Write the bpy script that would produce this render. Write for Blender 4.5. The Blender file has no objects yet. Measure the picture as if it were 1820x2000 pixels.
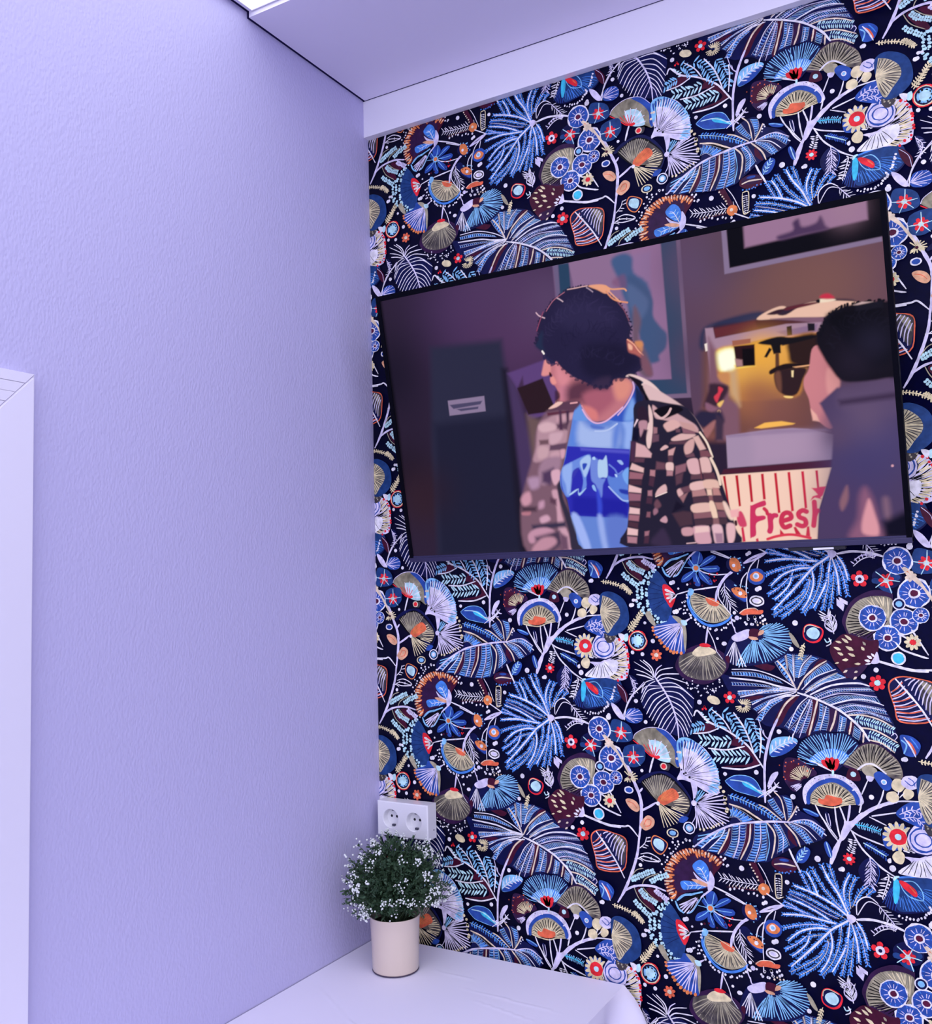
import bpy, bmesh, math, random
import numpy as np
from mathutils import Vector, Matrix
C = bpy.context.scene.collection
random.seed(7)
rng = np.random.default_rng(7)

# ------------------------------------------------------------------ camera
cam_data = bpy.data.cameras.new('camera')
cam = bpy.data.objects.new('camera', cam_data)
C.objects.link(cam)
cam_data.sensor_fit = 'HORIZONTAL'
cam_data.sensor_width = 36.0
cam_data.lens = 36.0 * 1849.48 / 1820.0
cam_data.clip_start = 0.02
_r = Vector((0.86457451, 0.50190258, -0.02459083))
_d = Vector((-0.05886903, 0.05256504, -0.99688081))
_f = Vector((-0.49904444, 0.86332538, 0.07499291))
cam.matrix_world = Matrix(((_r.x, -_d.x, -_f.x, 1.20624364),
                           (_r.y, -_d.y, -_f.y, -1.68796738),
                           (_r.z, -_d.z, -_f.z, 0.2661719),
                           (0, 0, 0, 1)))
bpy.context.scene.camera = cam

# ------------------------------------------------------------------ world, lamps, exposure
sc = bpy.context.scene
sc.view_settings.view_transform = 'Standard'
sc.view_settings.look = 'None'
sc.view_settings.exposure = 0.0
sc.view_settings.gamma = 1.0
sc.view_settings.use_curve_mapping = False
PANEL = (0.90, 0.91, 1.0)     # the lit ceiling panel
PANEL_S = 1.55
# soft violet light of the rest of the bar: dim overhead and aside, bright from the far end behind the camera
w = bpy.data.worlds.new('room_glow'); sc.world = w
w.use_nodes = True
_n = w.node_tree; _bg = _n.nodes['Background']
_tc = _n.nodes.new('ShaderNodeTexCoord'); _sp = _n.nodes.new('ShaderNodeSeparateXYZ')
_n.links.new(_tc.outputs['Generated'], _sp.inputs[0])
_mr = _n.nodes.new('ShaderNodeMapRange'); _mr.inputs[1].default_value = .1; _mr.inputs[2].default_value = -1.0
_n.links.new(_sp.outputs['Y'], _mr.inputs[0])
_mx = _n.nodes.new('ShaderNodeMix'); _mx.data_type = 'RGBA'
_mx.inputs[6].default_value = (.12, .095, .44, 1)
_mx.inputs[7].default_value = (1.62, 1.58, 2.10, 1)
_n.links.new(_mr.outputs[0], _mx.inputs[0]); _n.links.new(_mx.outputs[2], _bg.inputs[0])
_bg.inputs[1].default_value = 1.0

# ------------------------------------------------------------------ helpers
def lin(h):
    if isinstance(h, str):
        h = [int(h[i:i+2], 16) / 255 for i in (0, 2, 4)]
    return [((c + .055) / 1.055) ** 2.4 if c > .04045 else c / 12.92 for c in h]

def mat(name, col, rough=.6, spec=.5, metal=0.0, bump=None, coat=0, emit=None, noise=None, cells=False):
    m = bpy.data.materials.new(name); m.use_nodes = True
    nt = m.node_tree; b = nt.nodes['Principled BSDF']
    b.inputs['Base Color'].default_value = (*col, 1)
    b.inputs['Roughness'].default_value = rough
    b.inputs['Specular IOR Level'].default_value = spec
    b.inputs['Metallic'].default_value = metal
    b.inputs['Coat Weight'].default_value = coat
    if emit:
        b.inputs['Emission Color'].default_value = (*emit[0], 1)
        b.inputs['Emission Strength'].default_value = emit[1]
    if noise or bump:
        tc = nt.nodes.new('ShaderNodeTexCoord')
        mp = nt.nodes.new('ShaderNodeMapping')
        nt.links.new(tc.outputs['Object'], mp.inputs[0])
    if bump:
        scl, strength, dist, stretch = bump
        mp.inputs['Scale'].default_value = stretch
        n = nt.nodes.new('ShaderNodeTexVoronoi' if cells else 'ShaderNodeTexNoise')
        n.inputs['Scale'].default_value = scl
        if cells: n.feature = 'SMOOTH_F1'
        else: n.inputs['Detail'].default_value = 3
        nt.links.new(mp.outputs[0], n.inputs['Vector'])
        bp = nt.nodes.new('ShaderNodeBump')
        bp.inputs['Strength'].default_value = strength
        bp.inputs['Distance'].default_value = dist
        nt.links.new(n.outputs[0], bp.inputs['Height'])
        nt.links.new(bp.outputs[0], b.inputs['Normal'])
    if noise:
        scl, c2 = noise
        n2 = nt.nodes.new('ShaderNodeTexNoise'); n2.inputs['Scale'].default_value = scl
        n2.inputs['Detail'].default_value = 4
        nt.links.new(tc.outputs['Object'], n2.inputs['Vector'])
        mx = nt.nodes.new('ShaderNodeMix'); mx.data_type = 'RGBA'
        mx.inputs[6].default_value = (*col, 1); mx.inputs[7].default_value = (*c2, 1)
        nt.links.new(n2.outputs[0], mx.inputs[0])
        nt.links.new(mx.outputs[2], b.inputs['Base Color'])
    return m

def link(name, me, m=None, parent=None, loc=None):
    o = bpy.data.objects.new(name, me); C.objects.link(o)
    if m is not None:
        for q in (m if isinstance(m, (list, tuple)) else [m]): me.materials.append(q)
    if parent: o.parent = parent
    if loc: o.location = loc
    return o

def from_bm(name, bm, m, parent=None, loc=None, smooth=False):
    me = bpy.data.meshes.new(name)
    bmesh.ops.recalc_face_normals(bm, faces=bm.faces)
    bm.to_mesh(me); bm.free()
    if smooth:
        for p in me.polygons: p.use_smooth = True
    return link(name, me, m, parent, loc)

def add_box(bm, a, b, mi=0, bevel=0, seg=2):
    vs = [bm.verts.new((x, y, z)) for x in (a[0], b[0]) for y in (a[1], b[1]) for z in (a[2], b[2])]
    fs = []
    for q in ((0,1,3,2),(4,6,7,5),(0,4,5,1),(2,3,7,6),(0,2,6,4),(1,5,7,3)):
        f = bm.faces.new([vs[k] for k in q]); f.material_index = mi; fs.append(f)
    if bevel:
        es = list({e for f in fs for e in f.edges})
        bmesh.ops.bevel(bm, geom=es, offset=bevel, segments=seg, affect='EDGES', profile=.6)

def box(name, a, b, m, parent=None, bevel=0, loc=None):
    bm = bmesh.new(); add_box(bm, a, b, bevel=bevel)
    return from_bm(name, bm, m, parent, loc)

def struct(o):
    o['kind'] = 'structure'; return o

def tag(o, label, cat, group=None, kind=None):
    o['label'] = label; o['category'] = cat
    if group: o['group'] = group
    if kind: o['kind'] = kind
    return o

def empty(name, loc):
    o = bpy.data.objects.new(name, None); C.objects.link(o); o.location = loc
    o.empty_display_size = .05
    return o

def lathe(bm, prof, n=64, mi=0, c=(0, 0)):
    rings = []
    for r, z in prof:
        rings.append([bm.verts.new((c[0] + r * math.cos(2*math.pi*k/n), c[1] + r * math.sin(2*math.pi*k/n), z)) for k in range(n)] if r > 1e-6 else [bm.verts.new((c[0], c[1], z))])
    for A, B in zip(rings, rings[1:]):
        for k in range(n):
            k2 = (k + 1) % n
            if len(A) == 1 and len(B) == 1: continue
            if len(A) == 1: f = bm.faces.new((A[0], B[k], B[k2]))
            elif len(B) == 1: f = bm.faces.new((A[k], A[k2], B[0]))
            else: f = bm.faces.new((A[k], A[k2], B[k2], B[k]))
            f.material_index = mi
# ------------------------------------------------------------------ room shell
Z_FLOOR, Z_CEIL, Z_TABLE = -1.25, 1.349, -0.469
M_wall = mat('painted_embossed_wallpaper', (.575, .55, .80), .5, .3, bump=(260, .6, .0011, (1, 1, .62)), cells=True)
M_white = mat('white_trim_paint', (.86, .84, .94), .38, .5)
M_ceil = mat('satin_ceiling', (.86, .82, .96), .5, .4)
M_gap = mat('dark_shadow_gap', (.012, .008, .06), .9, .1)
M_floor = mat('pale_vinyl_floor', (.52, .50, .62), .5, .4, noise=(9, (.46, .44, .55)))

struct(box('floor', (-.1, -4.2, Z_FLOOR - .1), (3.6, .1, Z_FLOOR), M_floor))
struct(box('wall_left', (-.12, -4.2, Z_FLOOR), (0, .1, 1.56), M_wall))

# ceiling: a soffit along the papered wall, stepping up to the lit field
bm = bmesh.new()
add_box(bm, (.006, -.388, Z_CEIL), (3.6, .1, 1.56))
add_box(bm, (.006, -4.2, Z_CEIL + .0125), (3.6, -.388, 1.56))
struct(from_bm('ceiling', bm, M_ceil))
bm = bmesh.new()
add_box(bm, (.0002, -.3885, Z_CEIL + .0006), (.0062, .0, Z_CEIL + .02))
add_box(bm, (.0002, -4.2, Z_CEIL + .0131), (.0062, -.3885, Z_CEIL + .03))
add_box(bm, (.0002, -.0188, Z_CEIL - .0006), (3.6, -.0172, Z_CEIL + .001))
struct(from_bm('shadow_gap_strip', bm, M_gap))  # dark strips standing in for the shade inside the ceiling gaps
struct(box('trim_2', (.006, -.3895, Z_CEIL), (3.6, -.388, Z_CEIL + .0123), M_white))
# flat board between the paper and the soffit
struct(box('trim_3', (.0, -.0172, 1.2652), (3.6, .0, Z_CEIL), mat('bright_white_board', (.93, .92, .97), .4, .5), bevel=.0008))

# lit ceiling panel
pn = empty('ceiling_light', (1.55, -2.0, Z_CEIL + .0125))
tag(pn, 'large white lit panel set flush into the ceiling field beyond the soffit step', 'ceiling light')
bm = bmesh.new()
for a, b in (((-1.535, -1.9, -.004), (1.535, -1.88, 0)), ((-1.535, 1.606, -.004), (1.535, 1.608, 0)),
             ((-1.535, -1.88, -.004), (-1.533, 1.606, 0)), ((1.52, -1.88, -.004), (1.535, 1.606, 0))):
    add_box(bm, a, b)
from_bm('panel_frame', bm, M_white, pn)
M_lit = mat('lit_diffuser', (.9, .9, .9), .5, emit=(PANEL, PANEL_S))
box('diffuser', (-1.533, -1.88, -.003), (1.52, 1.606, -.0005), M_lit, pn)

# casing of the door in the left wall
bm = bmesh.new()
Y1, Y0, ZT, CW, TH = -.843, -1.72, .577, .075, .016
def casing(poly, yprofile=None):
    pass
def prism(bm, pts, x0, x1, bev=.0):
    a = [bm.verts.new((x0, y, z)) for y, z in pts]; b = [bm.verts.new((x1, y, z)) for y, z in pts]
    f = [bm.faces.new(b), bm.faces.new(a[::-1])]
    n = len(pts)
    for k in range(n): f.append(bm.faces.new((a[k], a[(k+1) % n], b[(k+1) % n], b[k])))
    if bev:
        bmesh.ops.bevel(bm, geom=list(f[0].edges), offset=bev, segments=3, affect='EDGES')
g = .0006
prism(bm, [(Y1, Z_FLOOR), (Y1, ZT - g), (Y1 - CW, ZT - CW - g), (Y1 - CW, Z_FLOOR)], 0, TH, .002)
prism(bm, [(Y0, Z_FLOOR), (Y0 + CW, Z_FLOOR), (Y0 + CW, ZT - CW - g), (Y0, ZT - g)], 0, TH, .002)
for k in range(5):    # moulded head: five shallow reeds cut to the mitre
    t0, t1 = k / 5, (k + 1) / 5 - .006
    prism(bm, [(Y1 - CW*t0 - g, ZT - CW*t0), (Y0 + CW*t0 + g, ZT - CW*t0), (Y0 + CW*t1 + g, ZT - CW*t1), (Y1 - CW*t1 - g, ZT - CW*t1)], 0, TH - .0003*(k % 2), .0004)
struct(from_bm('door_1', bm, M_white))
dl = box('door_leaf', (-.001, Y0 + CW, Z_FLOOR + .005), (.006, Y1 - CW, ZT - CW), M_white)
dl.parent = bpy.data.objects['door_1']
PAPER = """
f 10052,-3256 10252,-3184 10418,-3261 10431,-3452 10281,-3556 10064,-3489 9996,-3370;c=n
f 7564,2549 7717,2308 7918,2202 7881,2365 7686,2606;c=n
h 9361,-2914 9306,-2734 9296,-2532 9337,-2378 9401,-2262;w=2.6;c=W;l=5;q=B
h 9377,-2858 9200,-2505 9109,-2218 9086,-2139;w=1;c=P;l=6;q=B
h 9337,-2891 9061,-2633 8888,-2383 8815,-2228;w=1;c=P;l=6;q=B
h 9371,-2979 9220,-2611 9074,-2386 8972,-2160;w=3;c=W;l=6;q=B
h 9334,-2931 9120,-2774 8821,-2639 8507,-2551;w=3;c=W;l=5;q=B
h 8887,-2657 8804,-2449 8717,-2295;w=2.4;c=W;l=6;q=B
h 8768,-2619 8683,-2437 8620,-2321;w=1;c=L;l=6;q=B
h 9281,-2966 9050,-2865 8723,-2721 8440,-2650;w=1;c=P;l=5;q=B
h 9201,-2992 8994,-2928 8692,-2794 8424,-2701;w=1;c=P;l=4;q=b
h 9092,-3062 8886,-2944 8649,-2841 8393,-2767;w=2.2;c=W;l=4;q=B
h 8655,-3006 8483,-2893 8334,-2838;w=1.2;c=L;l=4;q=B
h 8829,-3021 8576,-2948 8317,-2903;w=1.2;c=L;l=4;q=B
h 9209,-3085 8908,-3050 8640,-3021 8303,-3051;w=2.8;c=W;l=5;q=B
h 9023,-3141 8769,-3146 8495,-3209 8299,-3280;w=1.2;c=L;l=6;q=B
h 9060,-3189 8834,-3197 8573,-3293 8365,-3477;w=2.6;c=W;l=5;q=B
h 8678,-3344 8522,-3493 8324,-3622;w=1.4;c=L;l=6;q=B
h 8736,-3267 8672,-3468 8543,-3613 8422,-3716;w=2.2;c=W;l=5;q=B
h 8976,-3284 8841,-3312 8732,-3350;w=1;c=P;l=5;q=B
h 9371,-2979 9223,-3083 9059,-3203 8750,-3538 8400,-3891;w=3.4;c=W;l=6;q=B
h 9012,-3345 8936,-3547 8795,-3707 8389,-3982;w=1;c=P;l=6;q=B
h 9024,-3370 8960,-3597 8761,-3848 8524,-4013;w=1;c=P;l=6;q=B
h 9057,-3244 9073,-3443 8994,-3700 8865,-3898;w=2.6;c=W;l=5;q=B
h 9234,-3108 9179,-3426 9059,-3715 8889,-3947;w=1;c=P;l=6;q=B
h 9369,-3020 9298,-3380 9196,-3611 9052,-3865;w=2.6;c=W;l=6;q=B
h 9331,-3240 9306,-3485 9242,-3710 9207,-3890;w=1;c=P;l=6;q=B
h 9410,-3228 9384,-3472 9326,-3856;w=1;c=P;l=6;q=B
h 9388,-3030 9447,-3249 9469,-3445 9472,-3644;w=2.8;c=W;l=5;q=B
h 9445,-3048 9535,-3288 9575,-3494 9605,-3661;w=1.1;c=L;l=6;q=B
h 9467,-2992 9567,-3163 9624,-3406;w=2.6;c=W;l=5;q=B
h 9393,-2802 9378,-2589 9426,-2421 9497,-2290;w=1.2;c=P;l=6;q=B
h 9420,-2771 9535,-2540 9671,-2388;w=1.2;c=P;l=6;q=B
h 9623,-2581 9744,-2458;w=1.2;c=P;l=6;q=B
s 9479,-2883 9488,-2707 9584,-2600 9699,-2584 9809,-2661;w=2;c=W
s 9491,-2894 9617,-2689 9708,-2649 9807,-2688;w=1.6;c=W
s 8621,-2314 8534,-2138 8453,-1953;w=3.2;c=W
s 9475,-2964 9719,-2933 10005,-2975 10235,-3057;w=4;c=W
h 9808,-2675 9926,-2816 10043,-2956;w=1.8;c=L;l=11;q=W;a=50;lw=1.2;n=7
f 9321,-2947 9388,-2896 9463,-2939 9447,-3001 9368,-3033;c=L
s 9736,-3083 9854,-3005 9978,-3006 10064,-3032;w=1.8;c=L
h 9718,-3179 9837,-3080 9964,-3034 10050,-3060;w=1.6;c=W;l=9;q=L;a=80;lw=2;n=7;sd=1
g 9457,-3686 9494,-3700 9599,-3767 9596,-3821 9571,-3812 9484,-3775;c=L
g 9425,2263 9548,2149 9522,2041 9424,2143;c=L
f 8697,678 8345,1212 8463,1329 8687,1333 8989,1309 9254,1215 9394,1079 9598,959 9839,842 9967,601 9823,540 9197,612 8819,654;c=n
f 8709,652 8234,678 7490,947 7483,799 7620,554 7746,427 8003,322 8041,209 8178,86 8458,58 8700,-98 8868,-32 9087,37 9221,44 9511,33 9726,-91 10064,-205 10214,-209 10210,181 10120,378 9862,790 9476,888;c=n
f 8901,926 9036,1169 9148,1242 9214,1215 9031,1070 8844,867;c=M
f 8749,625 8508,516 8293,135 8333,80 8434,143 8557,376;c=M
f 8937,548 9045,538 9021,327 8896,-16 8835,-5;c=M
f 9241,435 9359,398 9306,132 9221,44 9171,97;c=m
f 9547,214 9598,203 9537,21 9487,73;c=M
f 7970,1132 8060,1192 8258,1138 8369,1097 8252,1023;c=M
f 8709,652 8090,644 7621,568 7792,473 8144,574;c=n
la 8701,764 8515,943 8345,1212/8701,764 8576,1059 8534,1345;n=9;c=B;w=4
s 8711,693 8573,988 8401,1213 8306,1298;w=2.8;c=P
s 8569,1045 8569,1202 8535,1359;w=1.4;c=P
s 8678,862 8675,1090 8679,1304;w=1.6;c=W
la 8604,1060 8583,1202 8569,1331/8667,919 8663,1133 8672,1318;n=9;c=B;w=5
la 8695,920 8691,1133 8700,1319/8743,921 8816,1136 8934,1308;n=12;c=B;w=4.5
s 8750,921 8815,1122 8975,1302;w=1.6;c=W
la 8757,921 8827,1094 8988,1295/8849,981 8953,1153 9094,1255;n=10;c=B;w=3
s 8726,722 8846,924 9032,1098 9214,1215;w=3;c=P
la 8844,867 9030,1056 9226,1187/8840,796 9053,958 9327,1077;n=16;c=B;w=4
la 8850,726 9104,903 9351,1022/8958,702 9209,864 9532,943;n=18;c=B;w=4
s 8795,724 9025,943 9354,1078;w=2;c=W
s 8848,684 9102,875 9378,1023;w=1.6;c=P
s 8833,655 9127,834 9519,957;w=1.8;c=W
s 8928,644 9274,810 9671,858 9863,816;w=3;c=W
la 8982,634 9338,759 9862,790/9033,566 9414,706 9936,738;n=24;c=b;w=4.5
s 9007,593 9336,731 9886,763;w=1.4;c=L
la 9086,540 9438,651 9969,644/9243,476 9591,574 10039,524;n=22;c=b;w=4.5
s 9046,566 9440,686 9969,644;w=1.6;c=L
s 9244,490 9592,588 9851,584 10064,511;w=2.4;c=W
la 9322,452 9589,519 10074,458/9449,361 9713,414 10119,365;n=20;c=b;w=4.5
s 9347,425 9652,494 10097,418;w=1.5;c=L
s 9423,360 9713,414 10140,285;w=1.6;c=L
la 9501,349 9777,403 10142,312/9527,337 9839,365 10175,233;n=16;c=b;w=4.5
s 9487,328 9735,340 9988,277 10208,154;w=2.6;c=P
h 9589,271 9832,229 10181,112;w=0.6;c=b;l=8;q=c;a=70;lw=2;n=18
s 9673,138 9928,98 10234,-73;w=2.6;c=P
s 10152,29 10204,73 10239,21 10198,-35;w=1.4;c=L
h 9797,49 9947,-10 10216,-168;w=0.6;c=b;l=8;q=c;a=70;lw=2;n=14
s 9817,-58 10006,-101 10187,-237;w=2.4;c=P
s 8724,667 9007,579 9385,399 9674,152 9793,-32 9817,-72;w=3.6;c=W
s 8709,638 8505,459 8312,93;w=3;c=P
s 8749,625 8442,585 8224,462;w=2;c=W
la 8898,574 8696,382 8474,88/8923,547 8775,315 8541,35;n=12;c=b;w=4
s 8885,602 8712,426 8542,63;w=1.6;c=W
la 8923,547 8801,288 8568,36/8951,548 8840,248 8663,-15;n=14;c=b;w=4
s 8925,575 8760,286 8620,-46;w=1.8;c=W
la 8950,534 8870,292 8704,-13/8963,521 8907,223 8814,-7;n=14;c=b;w=4
s 8951,562 8840,248 8715,-83;w=1.5;c=L
s 9039,552 8965,282 8874,-31;w=3;c=P
la 9071,511 9045,258 8952,29/9123,485 9097,233 9034,48;n=11;c=B;w=5
la 9136,472 9111,233 9061,49/9214,433 9205,238 9155,55;n=11;c=b;w=5
s 9176,460 9111,233 9055,63;w=1.4;c=W
s 9326,397 9283,214 9215,51;w=3;c=P
la 9382,330 9362,191 9328,50/9485,280 9467,182 9434,56;n=8;c=B;w=6
s 9419,290 9401,179 9368,53;w=1.4;c=W
s 9554,228 9535,117 9511,19;w=2.8;c=P
la 9596,162 9578,64 9561,-19/9696,85 9678,-12 9649,-82;n=6;c=B;w=6
s 9733,46 9728,-36 9718,-105;w=2.8;c=P
s 7578,888 8101,845 8410,768 8728,722;w=3;c=W
s 7629,1037 8038,1032 8417,912 8702,749;w=2;c=W
la 7612,992 8036,988 8456,856/7625,934 8047,916 8496,814;n=18;c=B;w=4
la 7604,815 8041,800 8451,741/7617,757 8039,756 8520,729;n=18;c=b;w=3.5
s 7715,658 8093,686 8519,700 8700,714;w=2;c=W
la 7699,628 8092,657 8589,703/7726,585 8091,628 8602,689;n=16;c=B;w=3
s 7754,559 8092,644 8408,727 8700,709;w=2.6;c=W
la 7714,645 8094,702 8451,743/7726,587 8035,657 8421,713;n=14;c=B;w=3.5
f 7827,547 8090,601 8146,574 7942,515;c=M
s 7952,436 8173,561 8403,627 8699,694;w=2.2;c=W
la 7925,478 8145,559 8375,626/7953,451 8173,546 8403,612;n=12;c=B;w=3
s 8047,296 8225,447 8399,541 8699,680;w=2;c=W
la 7963,364 8199,504 8401,584/8019,323 8226,462 8414,556;n=12;c=B;w=3.5
s 8111,183 8224,476 8442,600 8654,650;w=1.8;c=W
la 7996,178 8223,447 8440,557/8081,153 8278,407 8482,544;n=12;c=B;w=4
s 7966,147 8026,-109 8138,-160;w=1.4;c=L
s 8041,209 8114,-46 8196,-128;w=1.4;c=L
f 7153,91 7421,46 7345,-2 7114,-103 6901,-116;c=M
f 7406,31 7593,-76 7789,-268 7466,-273 7604,-163;c=M
f 7614,-264 7805,-252 8036,-539 7801,-642 7390,-658 7862,-580 7897,-448;c=M
h 6964,290 7080,147 7122,75;w=0;c=W;l=10;q=c;a=60;lw=3.2;n=5;sd=1
s 6914,198 6980,291 7169,107 7478,-24 7819,-251 7996,-485 8102,-649;w=3.2;c=W
h 7136,46 6998,9 6858,-43;w=0;c=W;l=12;q=C;a=55;lw=3;n=6
h 7131,283 7265,230 7376,29;w=0;c=W;l=12;q=C;a=55;lw=3.2;n=6
s 7239,325 7441,150 7565,-48;w=2.4;c=W
h 7388,294 7576,186 7699,-12 7793,-195;w=0;c=W;l=14;q=C;a=55;lw=3.2;n=10
s 7624,283 7776,65 7867,-147 7943,-388;w=2.8;c=W
h 7812,227 7920,58 7999,-111 8031,-339;w=0;c=W;l=14;q=C;a=55;lw=3;n=10
s 8063,37 8074,-178 8039,-467;w=2.6;c=W
h 7003,-228 7260,-228 7588,-193;w=0;c=W;l=15;q=c;a=130;lw=3.4;n=8
h 7248,-493 7530,-488 7897,-448;w=0;c=W;l=16;q=c;a=130;lw=3.4;n=9
s 6885,-116 7145,-87 7345,-2;w=2.4;c=W
s 7149,-360 7462,-369 7788,-289;w=2.8;c=W
s 7374,-681 7741,-683 8048,-581;w=2.8;c=W
s 8369,211 8228,-97 8122,-533 8100,-991 8097,-1219;w=4.4;c=L
s 8101,-1119 8213,-996 8329,-915;w=1.8;c=W
s 8119,11 8143,-88 8211,-155;w=1.4;c=L
f 6253,868 6536,800 6840,629 6927,482 6883,182 6806,-181 6589,-178 6310,-58 6096,174 5957,337 5950,567 6105,787;c=n
s 6190,897 6371,643 6517,360 6599,63 6618,-222;w=3.2;c=L
s 5950,567 6053,693 6310,702;w=1.5;c=L
s 5943,397 6082,618 6340,672;w=1.6;c=W
s 5980,291 6143,528 6386,628;w=1.6;c=W
s 6032,187 6187,438 6416,584;w=1.8;c=W
s 6078,128 6249,379 6445,524;w=1.8;c=W
s 6124,69 6277,305 6474,449;w=1.6;c=W
s 6169,-5 6323,246 6503,390;w=1.6;c=W
s 6230,-78 6367,172 6532,346;w=1.6;c=W
s 6293,-90 6412,98 6561,272;w=1.6;c=W
s 6372,-100 6473,56 6573,197;w=1.4;c=L
s 6464,-155 6532,-46 6584,77;w=1.4;c=L
s 6373,689 6672,683 6927,497;w=1.8;c=W
s 6386,613 6667,578 6889,331;w=1.8;c=W
s 6446,539 6708,444 6890,182;w=1.8;c=W
s 6490,450 6719,324 6863,76;w=1.8;c=W
s 6517,360 6714,219 6836,-15;w=1.6;c=W
s 6560,257 6710,113 6808,-121;w=1.6;c=W
s 6587,152 6690,22 6790,-182;w=1.6;c=W
s 6599,63 6672,-39 6713,-186;w=1.4;c=L
s 6205,865 6128,955 5826,1133;w=1.6;c=W
s 6188,864 6115,1031 5942,1167;w=1.4;c=W
s 6205,865 6163,1032 6007,1168;w=2.4;c=W
s 6188,849 6030,937 5836,994;w=1.6;c=W
s 6187,818 6027,875 5866,902;w=2.4;c=W
s 6221,881 6258,1004 6357,1083;w=2;c=L
s 6221,865 6322,990 6562,1042;w=1.8;c=W
s 6235,820 6366,915 6682,931;w=2.2;c=W
s 6250,790 6475,857 6831,762;w=1.8;c=W
s 6280,745 6597,755 6898,524;w=1.8;c=W
s 6203,819 6022,752 5950,565;w=1.6;c=W
s 6217,789 6069,692 5929,441;w=1.6;c=W
s 6007,767 5802,544 5662,322 5571,116 5603,87;w=1.8;c=L
f 5750,883 5862,809 5872,655 5804,591 5744,743;c=n
h 5733,883 5776,713 5820,591;w=0.8;c=L;l=8;q=W;a=30;lw=1.2;n=6;sd=1
f 5659,246 5792,283 5936,213 5947,75 5846,9 5732,18 5687,124;c=b
fn 5639,168/5709,264 5857,286 5951,183 5913,43 5732,18;n=9;w=1;c=L;r0=.2
f 6609,1043 6697,1272 6905,1411 7153,1474 7392,1387 7564,1242 7571,1065 7399,883 7122,756 6787,836;c=m
ff 7158,1414/6696,1257 6674,1090 6761,941 6943,855 7186,832 7384,883 7526,1049 7488,1196 7330,1357;c=g;c2=T
fn 7157,1384/6692,1166 6702,1015 6851,883 7065,844 7293,850 7431,928 7525,1034 7516,1167;n=17;w=1.6;c=T;r0=.3
fn 7157,1384/6795,1017 6912,869 7063,814;n=5;w=1.6;c=g;r0=.4
f 6931,1306 7028,1412 7167,1444 7331,1372 7358,1312 7236,1281 7021,1247;c=t
f 7077,1473 7185,1489 7274,1445 7212,1415 7090,1428;c=R
s 7235,1774 7185,1489;w=3.6;c=L
s 7240,1714 7323,1535 7375,1342;w=1.8;c=W
s 7375,1342 7474,1210;w=1.2;c=W
dd 6742,865 6983,722 7210,699 7488,856;n=18;r=1.6;c=W;j=4
dd 6844,717 7145,593 7468,752;n=10;r=1.4;c=W;j=4
ff 7354,2223/6947,2395 6940,2228 7024,2030 7186,1879 7397,1849 7595,1923 7657,1982 7501,2162;c=G;c2=t
fn 7354,2223/6962,2364 6954,2197 7040,2030 7202,1879 7398,1864 7565,1923 7643,1997;n=30;w=1;c=t;r0=.3
fn 7354,2223/6958,2288 6997,2106 7113,1939 7292,1864 7474,1894 7612,1968;n=12;w=1.4;c=g;r0=.4
f 7220,2300 7356,2283 7459,2222 7426,2148 7320,2156 7247,2209;c=r
s 6918,2441 6894,2244 6949,2061 7080,1894 7259,1804 7441,1819 7594,1893 7672,1982;w=4.5;c=B
s 6963,2395 6925,2228 6980,2076 7112,1924 7262,1864;w=1.4;c=C
s 6963,2395 7206,2315 7501,2162 7657,1982;w=1.4;c=t
dd 6884,2366 6829,2184 6899,1986 7077,1819 7271,1729 7528,1760 7697,1878;n=26;r=2.2;c=W;j=3
dd 6800,2230 6749,2123 6820,1971;n=5;r=1.8;c=W;j=3
f 6920,2471 7011,2439 6976,2349 6899,2350;c=C
s 8291,3046 8113,2950 7876,2883;w=3.6;c=L
s 7722,2754 7599,2668 7487,2521 7421,2372 7399,2238;w=5;c=L
s 7487,2521 7451,2372 7475,2252 7658,1997;w=2;c=W
s 7441,2492 7011,2439;w=2.8;c=W
s 6918,2426 6696,2368;w=2.6;c=W
s 7105,2817 7194,2754 7405,2703 7631,2712;w=2.2;c=W
s 7347,3112 7673,2980;w=2.2;c=W
h 7564,2549 7571,2370 7665,2145;w=1.6;c=L;l=16;q=W;a=35;lw=1.3;n=8
s 8142,2949 8019,2805 7947,2511 7949,2084;w=2.2;c=W
s 7972,2732 7878,2616 7841,2454;w=2;c=W
s 8185,2947 8132,2743;w=1.8;c=W
o 7772,2864;r=14;c=n;e=1.2;rot=60
f 7688,2979 7777,2991 7848,2914 7864,2795 7796,2745 7709,2784 7668,2875;c=O
o 7742,2858;r=3;c=W
dd 7690,3024 7836,2989 7887,2809 7809,2707;n=9;r=1.6;c=C;j=2
o 8128,2655;r=15;c=b
f 8028,2687 8132,2743 8244,2666 8197,2580 8095,2567 8024,2613;c=O
o 8121,2662;r=5.5;c=W
o 8121,2662;r=3;c=C
f 7705,2368 7910,2350 7933,2217 7847,2247;c=b
f 7686,2450 7827,2469 7941,2379 7937,2290 7834,2292 7733,2352;c=O
dd 7722,2427 7839,2410 7923,2320;n=5;r=1.5;c=M;j=2
o 7837,2366;r=3.5;c=W
dd 7711,2501 7888,2498 7984,2378;n=7;r=1.4;c=C;j=2
o 8115,2229;r=13;c=W;e=.72;rot=-10
o 8115,2229;r=10.5;c=g;e=.66;rot=-10
o 8115,2229;r=8;c=W;e=.6;rot=-10
o 8115,2229;r=5;c=L;e=.5;rot=-10
f 7807,2026 7898,2084 8073,2098 8112,2009 7981,1995 7864,1981;c=r
f 7807,2026 7941,2069 8101,2068 8216,2067 8155,1995;c=r
s 7806,2011 7898,2084 8059,2105 8130,2068;w=1.4;c=P
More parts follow.
